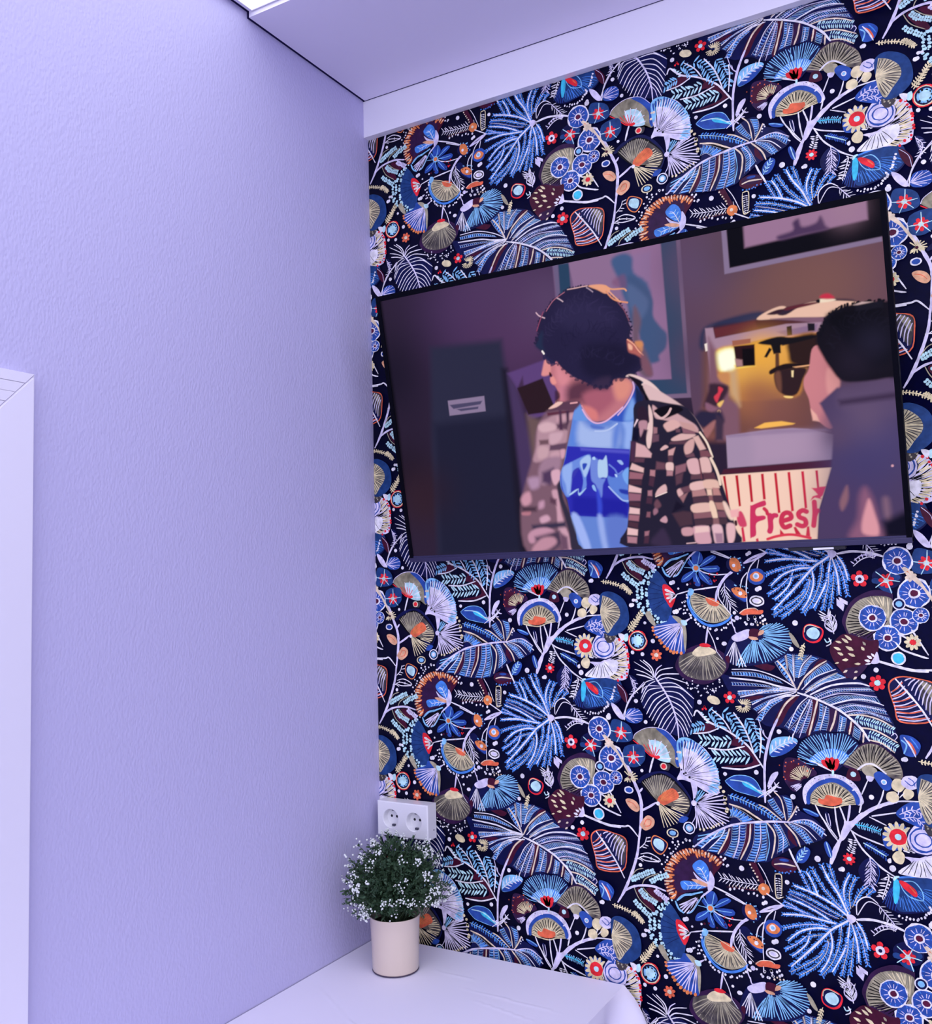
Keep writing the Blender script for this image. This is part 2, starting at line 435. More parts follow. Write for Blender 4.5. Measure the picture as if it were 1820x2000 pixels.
dd 7760,1952 7890,1922 8006,1907 8153,1951 8214,2024;n=9;r=2.6;c=W;j=5
dd 7844,1878 7974,1834 8090,1849 8238,1921;n=8;r=2.6;c=W;j=4
dd 8088,1805 8176,1834 8291,1849;n=4;r=2;c=P;j=3
s 7938,1996 7940,1893;w=2;c=W
o 7759,1937;r=4;c=L
f 7656,1627 7911,1731 8141,1688 8461,1834 8648,1633 8636,1389 8402,1199 8143,1136 7794,1099 7503,1211;c=n
fn 8052,1644/8204,1805 8462,1849 8652,1719 8670,1519 8593,1360 8376,1227 8144,1150;n=26;w=1.7;c=C;r0=.25
fn 8052,1644/8115,1150 7942,1146 7823,1085 7675,1067;n=9;w=2;c=C;r0=.2
fn 7696,1539/7505,1255 7633,1125 7778,1070 7910,1087;n=8;w=1.6;c=W;r0=.1
f 7655,1612 7852,1716 7969,1731 7948,1599 7784,1525 7682,1539;c=L
f 7969,1731 8086,1746 8169,1688 8078,1586 7963,1600;c=M
f 7934,1614 8079,1600 8106,1557 7990,1556;c=p
f 8142,1717 8214,1718 8197,1659 8109,1630;c=p
f 7520,1256 7595,1272 7589,1139 7532,1182;c=M
s 7707,1775 7732,1672 7850,1687;w=2;c=L
s 7657,1967 7666,1849 7719,1716;w=2;c=L
f 6333,2808 6485,2618 6631,2323 6591,2109 6553,1956 6454,1865 6296,1927 6175,2113 6136,2362 6179,2610 6249,2748;c=d
fn 6664,2354/6198,2671 6156,2455 6164,2237 6219,2004;n=6;w=.8;c=n;r0=.4
f 6434,2542 6545,2525 6665,2369 6643,2231 6576,2125 6515,2202 6442,2357;c=R
fn 6680,2353/6480,2495 6475,2387 6503,2294 6579,2201;n=4;w=4;c=W;r0=.1
fn 6680,2353/6480,2495 6475,2387 6503,2294 6579,2201;n=4;w=2;c=P;r0=.5
dd 6284,2794 6116,2673 5944,2458 5949,2177 6120,1958 6245,1849;n=20;r=3;c=c;j=2;el=1
dd 6216,2733 6080,2581 6024,2394 6031,2176 6154,1989 6325,1849;n=17;r=3;c=c;j=2;el=1
dd 6180,2625 6140,2455 6116,2269 6141,2082 6282,1957 6452,1834;n=15;r=3;c=c;j=2;el=1
dd 6261,1849 6357,1834 6485,1849;n=4;r=2.6;c=c;j=3
s 6696,2368 6646,2293;w=2;c=W
f 6226,1788 6486,1880 6554,1987 6740,1925 6824,1698 6809,1334 6714,1302 6558,1330 6359,1511 6237,1664;c=b
f 6585,1972 6710,1956 6815,1834 6844,1622 6809,1334 6783,1470 6777,1682 6705,1834;c=T
fn 6784,1849/6227,1803 6253,1649 6374,1481 6558,1330 6761,1318;n=12;w=2;c=L;r0=.12
dd 6211,1803 6237,1649 6359,1496 6527,1345 6761,1303;n=12;r=3.2;c=O;j=1;el=1
s 6784,1849 6912,1925;w=3.6;c=L
f 6739,1895 6833,1895 6861,1819 6782,1804;c=c
f 7010,-2860 7145,-2842 7199,-2978 7105,-3078 7004,-3006;c=b
f 7229,-2974 7364,-2912 7435,-2959 7283,-3067 7133,-3117;c=b
f 7162,-3127 7458,-3098 7483,-3194 7306,-3221;c=b
f 7130,-3190 7302,-3307 7355,-3427 7267,-3427 7125,-3305;c=b
f 7039,-3217 7110,-3308 7133,-3448 7044,-3447 7005,-3324;c=b
f 6996,-3181 6827,-3263 6791,-3385 6944,-3347 7039,-3232;c=b
f 7013,-3135 6912,-3033 6975,-2981 7046,-3058;c=b
s 7073,-3140 7117,-2990 7145,-2856;w=1.3;c=C
s 7073,-3140 7210,-3049 7392,-2937;w=1.3;c=C
s 7073,-3140 7235,-3153 7441,-3151;w=1.3;c=C
s 7073,-3140 7172,-3255 7283,-3396;w=1.3;c=C
s 7073,-3140 7066,-3285 7113,-3408;w=1.3;c=C
s 7073,-3140 6963,-3243 6824,-3336;w=1.3;c=C
s 7073,-3140 6969,-3127 6849,-3115;w=1.3;c=C
s 7073,-3140 7002,-3050 6946,-2956;w=1.3;c=C
o 7065,-3134;r=7;c=C
o 7065,-3134;r=4.5;c=O
dd 6957,-3388 7058,-3474 7147,-3474 7359,-3341;n=6;r=2;c=M;j=6
f 7100,-2530 7262,-2221 7332,-2313 7159,-2537;c=M
f 7089,-2763 6660,-2909 6437,-3072 6329,-3057 6245,-2818 6272,-2547 6472,-2256 6723,-2138 6996,-2150 7203,-2213 7287,-2333 7158,-2551;c=M
f 7089,-2763 6566,-2936 6447,-2850 6425,-2617 6559,-2393 6810,-2260 7052,-2260 7135,-2410 7111,-2615;c=m
fn 6945,-2637/6359,-3083 6258,-2890 6251,-2669 6307,-2454 6472,-2256 6723,-2146 6966,-2154 7173,-2217 7317,-2329;n=30;w=4;c=O;r0=.78
fn 6945,-2637/6359,-3083 6258,-2890 6251,-2669 6307,-2454 6472,-2256 6723,-2146 6966,-2154 7173,-2217 7317,-2329;n=30;w=2;c=P;r0=.86
f 6788,-2409 6913,-2321 7031,-2394 7083,-2561 7063,-2680 6974,-2662 6857,-2576 6785,-2483;c=B
s 7046,-2725 6978,-2575 6922,-2480 6862,-2458;w=1.4;c=W
h 7033,-2684 6964,-2547 6922,-2480;w=1.2;c=W;l=9;q=c;a=50;lw=1.2;n=3
f 6544,-2748 6699,-2713 6911,-2729 7030,-2756 6937,-2812 6723,-2856 6584,-2875;c=B
h 6999,-2775 6849,-2766 6664,-2806;w=1.2;c=W;l=9;q=c;a=50;lw=1.2;n=4
f 6782,-2542 6885,-2630 7047,-2711 7000,-2746 6853,-2664;c=L
f 6746,-2678 6883,-2674 7061,-2738 7029,-2771 6850,-2737;c=p
f 7087,-2488 7156,-2610 7151,-2726 7117,-2802 7041,-2842 7031,-2727 7066,-2621;c=L
s 6468,-3082 6595,-2976 6750,-2940 6935,-2871;w=4;c=C
f 6496,-3137 6687,-2993 6902,-2919 6768,-3229 6643,-3291 6553,-3246;c=K
fn 6902,-2933/6496,-3137 6523,-3235 6643,-3291 6738,-3218;n=7;w=2.6;c=L;r0=.25
s 6436,-3101 6493,-3225 6582,-3285;w=3.4;c=C
s 6964,-2896 6867,-3040 6737,-3233 6644,-3283;w=2;c=C
s 7149,-2755 7440,-2859 7695,-2979;w=2.8;c=W
s 7118,-2788 6994,-2892 6900,-2977;w=3;c=L
dd 6529,-1998 6401,-2086 6458,-2198 6226,-2523 6205,-2645;n=12;r=2;c=W;j=6
dd 6477,-2122 6603,-2078 6772,-2074;n=5;r=2;c=W;j=4
dd 6554,-2143 6409,-2264 6277,-2428;n=6;r=2;c=W;j=5
dd 6622,-2003 6791,-1984;n=3;r=2.4;c=W;j=2
dd 7277,-2233 7334,-2270 7394,-2248;n=3;r=2;c=W;j=2
dd 7317,-2329 7374,-2366 7435,-2315;n=3;r=2;c=W;j=2
dd 6375,-3066 6309,-3164 6228,-3234 6070,-3242;n=7;r=2;c=c;j=4
h 7261,-2581 7567,-2613 7926,-2622;w=1.4;c=W;l=12;q=W;a=130;lw=1.5;n=11
h 7372,-2725 7606,-2722 7907,-2723;w=1.6;c=M;l=4.5;q=P;a=90;lw=1.6;n=9;sd=1
dd 7372,-2739 7619,-2748 7932,-2804 8017,-2792;n=8;r=2.2;c=W;j=2;el=1
g 7771,-2259 7887,-2245 8028,-2566 7955,-2604;c=M
dd 7771,-2274 7838,-2379 7929,-2565;n=6;r=1.8;c=P;j=1
s 7929,-2254 8034,-2424 8148,-2704;w=1.5;c=W
s 8106,-2696 8053,-2633 8030,-2523;w=1.2;c=W
o 8008,-2681;r=10;c=O
o 7995,-2669;r=3;c=P
s 8047,-2746 8184,-2825 8319,-2903;w=2.4;c=W
s 8203,-2417 8195,-2586 8213,-2793 8326,-2763;w=1.8;c=t
s 8204,-2402 8288,-2392 8313,-2458 8299,-2739;w=1.8;c=t
h 8244,-2439 8250,-2606 8255,-2787;w=0;c=t;l=5;q=W;a=80;lw=1.6;n=9
s 8319,-2903 8093,-2970 7919,-3073;w=4;c=L
o 8363,-2233;r=21;c=M;e=.62;rot=-5
o 8365,-2198;r=17;c=m;e=.5;rot=-5
s 8201,-2242 8341,-2213 8547,-2233;w=2.6;c=P
dd 8197,-2324 8334,-2365 8521,-2306;n=9;r=1.6;c=B;j=2
o 8367,-2151;r=8;c=b;e=.3
f 8722,-1050 8758,-879 8942,-711 9186,-650 9396,-675 9573,-797 9666,-993 9674,-1087 9582,-1122 9511,-979 9288,-738 9047,-772 8850,-927 8770,-1185;c=L
f 8784,-1169 8792,-1001 8937,-822 9156,-721 9341,-734 9518,-856 9614,-997 9608,-1106 9531,-1100 9385,-895 9178,-816 8988,-873 8845,-1039 8839,-1164;c=b
ff 9188,-1146/8839,-1164 8860,-1009 8988,-873 9206,-786 9387,-854 9524,-978 9556,-1111;c=G;c2=t
fn 9186,-1173/8839,-1164 8859,-1023 8988,-873 9205,-800 9386,-867 9511,-979 9544,-1099;n=32;w=1.2;c=t;r0=.4
fn 9186,-1173/8855,-1107 8945,-919 9205,-814 9437,-904 9533,-1059;n=14;w=1.4;c=K;r0=.55
f 8988,-1150 8978,-1068 9058,-1075 9102,-1002 9181,-1009 9273,-1028 9339,-1036 9334,-1118 9186,-1173;c=r
s 8866,-1162 9026,-1188 9212,-1198 9372,-1142 9556,-1111;w=2;c=t
fn 9188,-1146/8749,-1047 8828,-831 9051,-688 9292,-655 9523,-760 9653,-994;n=26;w=2.2;c=W;r0=.93
s 8919,-1184 9016,-1382 9239,-1688;w=2.4;c=W
s 9226,-1183 9240,-1415 9280,-1670;w=2.6;c=W
s 9305,-1176 9351,-1308 9384,-1427;w=2.8;c=W
s 9464,-1133 9445,-1258 9410,-1424;w=3.4;c=L
s 9658,-1007 9633,-1131 9601,-1242;w=2.8;c=W
f 9398,-1398 9491,-1375 9627,-1240 9756,-1227 9621,-1349 9471,-1513 9344,-1704 9265,-1712 9352,-1539 9359,-1402;c=L
s 9611,-1296 9823,-1154 10044,-1052 10183,-1013;w=5.5;c=L
s 10018,-1068 10208,-1004 10517,-982;w=2.4;c=W
s 9862,-1150 9946,-994 9992,-843;w=2.4;c=W
s 9656,-939 9757,-714;w=2.2;c=W
s 9792,-1278 10161,-1188;w=2.6;c=W
s 9752,-1295 10000,-1404;w=2.2;c=W
s 9320,-1652 9175,-1913 9112,-2112;w=5.5;c=L
s 9371,-1452 9294,-1678 9217,-1905 9127,-2120;w=4.2;c=L
s 9030,-1405 9140,-1599 9264,-1750;w=2.2;c=W
s 9470,-1550 9600,-1793 9745,-1950 9902,-2091 10084,-2200;w=2.8;c=W
s 9458,-1538 9571,-1607 9785,-1678 10008,-1746;w=2.4;c=W
f 9229,-591 8806,-456 8677,-296 8866,-60 9060,35 9273,20 9433,43 9586,-45 9657,-177 9544,-335 9365,-526;c=n
fn 9229,-591/8668,-466 8663,-297 8752,-151 8894,-44 9059,7 9247,18 9406,27 9559,-46 9658,-150;n=30;w=1.4;c=C;r0=.45
f 8847,-453 9017,-302 9234,-232 9417,-275 9491,-366 9407,-468 9276,-450 9062,-465 8953,-501;c=B
fn 9229,-591/8847,-453 9017,-288 9234,-232 9417,-275 9491,-366;n=18;w=1.6;c=c;r0=.45
fn 9227,-633/9035,-467 9146,-404 9226,-398 9344,-418;n=4;w=9;c=R;r0=.3
s 8993,-512 9215,-606;w=2.4;c=W
s 9229,-591 9218,-675;w=4;c=c
s 8847,-453 9033,-509 9163,-583;w=1.6;c=W
f 8461,-452 8656,-438 8843,-537 8960,-626 8943,-697 8749,-768 8601,-990 8469,-875 8420,-724;c=m
f 8515,-505 8665,-536 8825,-622 8833,-733 8666,-789 8513,-829 8448,-721;c=M
fn 8788,-807/8542,-784 8533,-687 8635,-580 8774,-542 8893,-617;n=16;w=1.3;c=t;r0=.35
fn 8788,-807/8523,-899 8576,-950 8629,-988 ;n=5;w=1.6;c=L;r0=.4
dd 8433,-468 8494,-633 8431,-793;n=7;r=1.3;c=r;j=7
dd 8530,-475 8734,-517 8921,-587;n=8;r=1.3;c=r;j=6
f 9392,-497 9491,-352 9658,-150 9893,-81 10089,-204 10242,-381 10291,-631 10091,-633 9995,-547 9848,-450 9705,-487 9611,-562;c=m
ff 9791,-562/9393,-483 9547,-294 9710,-147 9916,-120 10099,-243 10253,-407 10278,-632 10091,-633 9922,-485 9730,-499;c=g;c2=t
fn 9789,-603/9406,-482 9547,-280 9710,-147 9916,-120 10099,-243 10253,-407 10280,-605;n=26;w=1.8;c=T;r0=.4
fn 9789,-603/9461,-437 9682,-176 9916,-120 10124,-255 10273,-499;n=13;w=1.6;c=K;r0=.4
s 9611,-549 9732,-458 9861,-449 10043,-583;w=3;c=W
f 9676,-544 9769,-483 9895,-514 9902,-621 9809,-696 9736,-634;c=T
f 9736,-634 9850,-652 9821,-722 9757,-714;c=L
f 9852,-612 9944,-551 10091,-633 10136,-737 10080,-835 9992,-843 9909,-742;c=b
o 10001,-718;r=4.4;c=W
o 10001,-718;r=2.6;c=C
f 9437,-644 9482,-545 9598,-550 9645,-641 9641,-723 9524,-733 9434,-699;c=M
o 9542,-629;r=4.4;c=c
f 10111,-739 10165,-654 10264,-659 10322,-735 10280,-818 10216,-863 10131,-817;c=t
f 10025,-934 10053,-878 10154,-855 10212,-930 10196,-998 10120,-1032 10034,-1000;c=t
f 10278,-858 10332,-787 10427,-832 10423,-911 10334,-972 10275,-925;c=t
s 10217,-837 10201,-905;w=2;c=W
s 10224,-942 10290,-870;w=1.6;c=W
o 10398,-695;r=14;c=L;e=.8
s 10313,-669 10408,-741 10485,-668;w=1.6;c=b
s 10365,-625 10436,-672 10456,-750;w=1.4;c=b
f 8211,-412 8251,-167 8409,-86 8618,-88 8683,-169 8523,-335 8351,-417;c=C
f 8211,-412 8357,-289 8557,-191 8683,-169 8523,-335 8351,-417;c=b
h 8227,-369 8388,-230 8616,-131;w=1.2;c=W;l=10;q=W;a=50;lw=2.2;n=6
f 7423,-903 7590,-803 7809,-793 7963,-874 8081,-1107 7951,-1132 7722,-1095 7521,-1012;c=b
s 7423,-903 7590,-803 7809,-793 7963,-874 8067,-1094;w=1.2;c=C
f 7717,-894 7833,-899 8013,-1027 8067,-1094 7871,-1011 7757,-963;c=S
s 7513,-882 7731,-893 7901,-965 8067,-1094;w=2;c=c
s 7423,-911 7578,-1050 7794,-1103 7951,-1132;w=1;c=C
f 8146,-930 8210,-754 8298,-684 8339,-716 8247,-865 8173,-942;c=L
s 8160,-915 8237,-795 8311,-718;w=1;c=b
h 7983,-1015 8152,-1058 8240,-993 8313,-916;w=1.8;c=W;l=8;q=L;a=50;lw=2.2;n=4
s 7977,-1144 8183,-998 8285,-919 8344,-857;w=1.8;c=W
f 8156,-972 8191,-827 8296,-691 8338,-702 8246,-865 8184,-970;c=L
ff 6145,-599/5753,-273 5806,-178 5989,-76 6183,-50 6388,-99 6554,-255 6638,-490 6596,-747 6443,-668 6255,-621;c=G;c2=G
f 6198,-64 6404,-99 6569,-270 6638,-490 6596,-732 6538,-646 6531,-437 6398,-235;c=b
f 6077,-284 6237,-290 6360,-373 6418,-505 6443,-653 6286,-649 6177,-597 6101,-496 6057,-377;c=c
s 5752,-304 5911,-417 6066,-559 6177,-597;w=2;c=R
s 5753,-273 5806,-178 5989,-76 6183,-50 6388,-99 6569,-270;w=1.2;c=L
fn 6145,-599/5997,-289 6159,-249 6362,-327 6450,-487 6475,-651;n=6;w=1.8;c=W;r0=.3
f 6051,-529 6146,-568 6226,-548 6256,-591 6176,-612;c=R
fn 6145,-599/5912,-371 6074,-361 6201,-398 6277,-469;n=5;w=1.6;c=R;r0=.0
s 6129,-600 6092,-709 6046,-864;w=3.6;c=W
f 6235,-713 6347,-690 6441,-698 6405,-806 6296,-784;c=g
o 6317,-738;r=6.5;c=P
o 6317,-738;r=4.4;c=R
f 5819,-1079 5972,-900 6342,-826 6586,-971 6762,-1194 6816,-1367 6713,-1613 6491,-1754 6526,-1661 6462,-952;c=n
f 5883,-1089 6018,-957 6245,-864 6463,-937 6598,-1060 6759,-1254 6784,-1399 6685,-1557 6443,-1402 6222,-1422;c=K
ff 6191,-1395/5933,-1070 6099,-935 6323,-903 6476,-995 6670,-1173 6771,-1341 6686,-1527 6441,-1446;c=g;c2=G
fn 6191,-1395/5885,-1059 6018,-957 6180,-899 6370,-899 6522,-1007;n=16;w=1.4;c=T;r0=.25
fn 6191,-1395/6594,-1150 6698,-1259 6771,-1341 6750,-1462 6654,-1560;n=9;w=1.8;c=t;r0=.5
f 6179,-1321 6327,-1188 6455,-1117 6547,-1169 6573,-1270 6445,-1357 6237,-1451;c=r
fn 6191,-1395/6279,-1192 6424,-1119 6546,-1184 6573,-1285;n=9;w=1;c=O;r0=.2
fn 6191,-1395/6252,-1839 6379,-1810 6491,-1754 6618,-1682 6715,-1583;n=8;w=1.8;c=t;r0=.05
f 6556,-1688 6622,-1592 6744,-1610 6648,-1708;c=b
o 6183,-1411;r=3.6;c=W
s 5579,-530 5541,-641 5649,-833 5754,-1085 5842,-1306 5866,-1516 5838,-1822 5794,-2099;w=6;c=L
s 5794,-2099 5752,-2360 5641,-2691 5480,-3045 5340,-3276;w=5;c=L
s 5881,-1560 6012,-1487 6144,-1399;w=4;c=L
s 5845,-1229 5897,-1164;w=3.6;c=L
h 5661,-939 5660,-985;w=2;c=t;l=12;q=t;a=60;lw=2;n=3
fn 5660,-978/5532,-888 5664,-862 5793,-914 5805,-1020 5656,-1078 5525,-1058;n=12;w=2;c=t;r0=.2
o 5660,-985;r=2.6;c=M
f 5561,-1407 5644,-1369 5773,-1418 5833,-1534 5766,-1602 5638,-1538;c=p
s 5593,-1420 5706,-1455 5784,-1539;w=1.2;c=r
f 5839,-1791 5974,-1642 6099,-1704 6078,-1827 5931,-1918 5837,-1852;c=p
s 5903,-1815 5955,-1719 6035,-1726 6015,-1818 5918,-1844;w=1.6;c=r
o 6437,-1908;r=11;c=t;e=.75
o 6437,-1908;r=9;c=n;e=.7
o 6437,-1908;r=6;c=C;e=.7
o 6744,-1787;r=11;c=W
o 6744,-1787;r=9;c=n
o 6744,-1787;r=6.5;c=C
o 6744,-1787;r=4;c=W
o 5634,-1217;r=9;c=W;e=.75
o 5634,-1217;r=6.5;c=b;e=.7
f 6556,-944 6625,-789 6600,-642 6583,-314 6711,-216 6865,-237 7102,-385 7271,-652 7320,-883 7293,-1147 7099,-1135 6862,-1008 6680,-949;c=L
f 6585,-269 6774,-197 6984,-304 7173,-483 7284,-681 7149,-691 7006,-509 6826,-418 6704,-396 6665,-578 6600,-642;c=C
fn 6683,-874/7286,-637 7324,-795 7333,-925 7312,-1073 7203,-1170;n=12;w=3;c=C;r0=.75
fn 6683,-874/6598,-313 6758,-213 6954,-291 7144,-456 7271,-638;n=14;w=3;c=b;r0=.75
fn 6683,-874/6614,-312 6773,-212 6969,-305 7159,-469 7284,-681 7320,-883 7310,-1117;n=13;w=1;c=K;r0=.1
fn 6683,-874/6693,-277 6865,-237 7057,-388 7215,-569 7309,-796 7300,-1001;n=20;w=1.8;c=W;r0=.5
s 6571,-958 6637,-863 6687,-785;w=3;c=L
dd 6610,-776 6685,-830 6774,-927;n=4;r=2;c=K;j=3
dd 6580,-374 6621,-521 6598,-687;n=4;r=3;c=P;j=3
dd 7330,-999 7398,-1138 7434,-1309 7428,-1455;n=7;r=3.4;c=t;j=2
f 6820,-923 6922,-1033 6900,-1182 6851,-1260;c=L
s 6804,-939 6841,-1143 6848,-1334;w=1.6;c=L
fn 6863,-1348/6976,-1190 7280,-1105 7396,-1167 7434,-1309 7414,-1427;n=9;w=2.2;c=L;r0=.1
fn 6863,-1348/7413,-1456 7467,-1566 7403,-1674 7192,-1740 7041,-1770 6920,-1783 6843,-1791;n=13;w=2.2;c=L;r0=.15
fn 6863,-1348/6917,-1136 6980,-1102 7069,-1138;n=4;w=2;c=C;r0=.1
dd 6920,-1768 7041,-1770 7194,-1710 7376,-1619;n=8;r=2.2;c=t;j=3;el=1
o 6848,-1342;r=5;c=L
s 6876,-1391 6868,-1568 6802,-1692;w=1.6;c=L
f 6845,-2105 6880,-1881 7464,-1625 7454,-1313 7486,-1141 7918,-1222 8104,-1300 8159,-1153 8443,-1056 8554,-1164 8617,-1274 8926,-1429 9070,-1666 8863,-1804 8563,-1907 8206,-2136 8061,-2224 7679,-2247 7316,-2195 ;c=n
f 7432,-1797 7482,-1768 7421,-2039 7267,-2177 7322,-2050;c=M
f 7793,-1592 7877,-1583 7790,-1925 7631,-2229 7692,-1960;c=M
f 8463,-1616 8568,-1814 8586,-1905 8455,-1780;c=M
f 7480,-1287 7815,-1375 8046,-1542 7904,-1533;c=K
la 7475,-1383 7620,-1418 7856,-1538/7495,-1478 7591,-1516 7709,-1588;n=8;c=B;w=5
h 7462,-1143 7726,-1216 8008,-1332 8283,-1494;w=1;c=c;l=7;q=B;a=60;lw=2.6;n=16
s 7479,-1299 7720,-1360 7907,-1461 8069,-1551;w=3;c=P
la 7527,-1330 7717,-1408 7904,-1533/7469,-1529 7591,-1516 7684,-1603;n=6;c=B;w=4
s 7988,-1263 8127,-1321 8353,-1487;w=2.6;c=P
la 8134,-1179 8221,-1312 8378,-1461/8231,-1123 8317,-1279 8425,-1433;n=9;c=B;w=4
s 8259,-1026 8369,-1157 8423,-1480;w=2.2;c=P
la 8396,-1084 8456,-1266 8470,-1452/8533,-1119 8549,-1257 8495,-1426;n=8;c=B;w=4
s 8619,-1227 8543,-1375 8444,-1513;w=2.6;c=P
dd 8643,-1202 8615,-1321 8588,-1393;n=4;r=1.6;c=W;j=2
la 6871,-2077 7055,-1911 7336,-1735/6971,-2115 7128,-1951 7409,-1751;n=9;c=B;w=4
la 7044,-2155 7227,-1964 7459,-1746/7243,-2155 7350,-1974 7484,-1719;n=9;c=B;w=5
fn 7706,-1648/6905,-1878 6846,-2080;n=3;w=2;c=C;r0=.4
s 7097,-2100 7305,-1883 7386,-1730;w=1.8;c=W
s 6945,-2117 7154,-1924 7286,-1765;w=1.8;c=W
s 7242,-2180 7403,-1896 7460,-1722;w=2.6;c=P
la 7511,-1669 7473,-1961 7340,-2192/7635,-1632 7596,-1947 7486,-2223;n=13;c=B;w=5
la 7635,-1632 7620,-1944 7486,-2223/7756,-1619 7718,-1909 7583,-2235;n=13;c=b;w=5
s 7646,-1655 7608,-1945 7511,-2220;w=1.6;c=L
s 7828,-1612 7791,-1901 7631,-2229;w=2.8;c=P
la 7901,-1580 7861,-1941 7727,-2241/7997,-1571 7980,-1927 7870,-2247;n=14;c=B;w=5
la 7997,-1571 8004,-1924 7894,-2244/8092,-1561 8099,-1914 8062,-2200;n=14;c=B;w=5
s 7997,-1571 7981,-1903 7870,-2247;w=1.4;c=L
s 8092,-1561 8134,-1910 8062,-2200;w=1.6;c=C
s 8093,-1537 8226,-1712 8215,-1947 8159,-2141;w=2.8;c=P
la 8209,-1572 8292,-1798 8256,-2060/8326,-1560 8410,-1738 8472,-1895;n=11;c=B;w=5
s 8234,-1546 8364,-1743 8350,-2025;w=1.4;c=L
s 8397,-1529 8572,-1721 8643,-1898;w=2.8;c=P
s 8467,-1522 8667,-1641 8794,-1835;w=1.8;c=W
la 8466,-1546 8619,-1692 8748,-1840/8513,-1529 8714,-1613 8863,-1804;n=10;c=B;w=4
s 8514,-1506 8738,-1587 8910,-1753;w=1.8;c=W
s 8538,-1492 8832,-1508 9070,-1666;w=2.6;c=W
la 8559,-1513 8786,-1536 9001,-1720/8538,-1480 8836,-1438 9051,-1600;n=12;c=B;w=4
s 8514,-1494 8790,-1443 9053,-1577;w=1.8;c=L
s 6819,-2108 7133,-1854 7512,-1656 7902,-1568 8235,-1523 8514,-1506;w=3.6;c=L
s 8458,-1954 8530,-2120 8623,-2305;w=3.2;c=W
h 9528,-1436 9707,-1458 9907,-1517;w=2;c=S;l=6;q=C;a=70;lw=1.5;n=12
h 9642,-1721 9816,-1808 9975,-1896;w=2;c=c;l=6;q=b;a=60;lw=2.4;n=11
f 8712,-1260 8807,-1264 8965,-1332 8936,-1376 8789,-1336;c=b
s 8725,-1265 8832,-1290 8951,-1347;w=1.6;c=C
f 9061,-1295 9114,-1290 9159,-1450 9141,-1548 9080,-1431;c=n
s 9073,-1308 9094,-1429 9142,-1534;w=1.4;c=W
s 9120,-1303 9141,-1411 9146,-1506;w=1.2;c=L
f 9023,-1818 9066,-1758 9128,-1847 9149,-1940 9132,-2024 9068,-1977;c=b
s 9065,-1779 9098,-1905 9132,-2017;w=1.8;c=c
f 8565,-2051 8625,-1947 8737,-1892 8801,-1954 8754,-2083 8669,-2163 8574,-2147;c=b
h 8580,-2160 8648,-2041 8707,-1951;w=1.6;c=C;l=8;q=c;a=40;lw=1.8;n=4
fl 9408,-2004;r=10;c=R;k=8;c2=c
h 9413,-1909 9471,-1794 9489,-1684;w=0;c=W;l=7;q=W;a=80;lw=2.2;n=7
f 9726,-1953 9829,-2047 9859,-2190 9787,-2359 9645,-2404 9562,-2282 9543,-2150 9614,-2020;c=n
s 9726,-1953 9829,-2047 9859,-2190 9787,-2359 9671,-2401;w=1;c=b
h 9726,-1953 9735,-2139 9697,-2384;w=1.8;c=L;l=14;q=L;a=45;lw=1.5;n=11
h 9973,-2175 9994,-2238 9891,-2544;w=1.8;c=W;l=12;q=W;a=60;lw=2.2;n=7
h 10042,-2285 9985,-2425 9865,-2547;w=1.2;c=W;l=6;q=W;a=60;lw=1.8;n=5
f 10108,-2210 10627,-2078 10791,-2134 10887,-2314 10864,-2523 10690,-2664 10448,-2712 10177,-2766 10030,-2735 9910,-2647 10029,-2287;c=n
f 10145,-2219 10627,-2091 10791,-2134 10875,-2316 10841,-2513 10644,-2645 10376,-2697 10129,-2733 10064,-2572 10063,-2361;c=d
fn 10120,-2209/9861,-2627 9957,-2706 10079,-2754;n=6;w=1;c=b;r0=.3
fn 10120,-2209/10086,-2622 10204,-2709 10375,-2710 10546,-2672 10719,-2582 10857,-2434;n=18;w=1.2;c=B;r0=.55
f 10068,-2255 10131,-2247 10149,-2376 10114,-2565 10061,-2625 10044,-2469;c=S
s 10145,-2205 10356,-2165 10625,-2110;w=3;c=B
s 10167,-2268 10352,-2244 10467,-2372 10484,-2500 10446,-2524 10290,-2488 10197,-2396 10154,-2283;w=1.6;c=C
f 10143,-2258 10229,-2260 10370,-2359 10402,-2446 10364,-2477 10281,-2424 10187,-2345;c=R
s 10299,-2330 10379,-2423;w=2.4;c=r
s 10068,-2255 10095,-2212 10146,-2192;w=4;c=c
dd 4784,163 5008,129 5234,242 5368,452 5409,687;n=22;r=2;c=W;j=2;el=1
f 5041,1030 4874,848 5225,828 5662,811 5727,1278 5628,1510 5379,1567 5237,1152 4948,1117;c=L
fn 5041,1030/5412,1596 5626,1481 5726,1249 5718,1045 5634,869 5443,776;n=22;w=2.2;c=K;r0=.5
fn 5041,1030/5412,1596 5626,1481 5726,1249 5718,1045 5634,869 5443,776;n=22;w=2.4;c=t;r0=.7
dd 5444,1596 5656,1452 5722,1161 5666,899 5475,777;n=14;r=3;c=R;j=2
f 4843,877 5171,1092 5489,1157 5481,952 5288,830 4969,821;c=W
fn 5175,1181/4841,847 5034,823 5225,828 5449,922;n=7;w=1;c=K;r0=.3
fn 10340,-1800/10229,-1800 10258,-1717 10346,-1681 10443,-1696 10487,-1782;n=7;w=2.2;c=W;r0=.2
fn 10340,-1800/10256,-1757 10382,-1690 10477,-1744;n=5;w=1.4;c=K;r0=.3
f 10063,-1885 10130,-1798 10217,-1801 10250,-1876 10207,-1987 10108,-1973;c=t
f 9985,-1948 10037,-1915 10046,-1980 10007,-1998;c=W
o 10059,-2075;r=5;c=W
f 9943,-1553 10025,-1424 10178,-1369 10299,-1409 10343,-1510 10283,-1714 10131,-1785 9982,-1762 9938,-1661;c=b
s 9942,-1580 10025,-1438 10178,-1375 10311,-1421;w=3;c=b
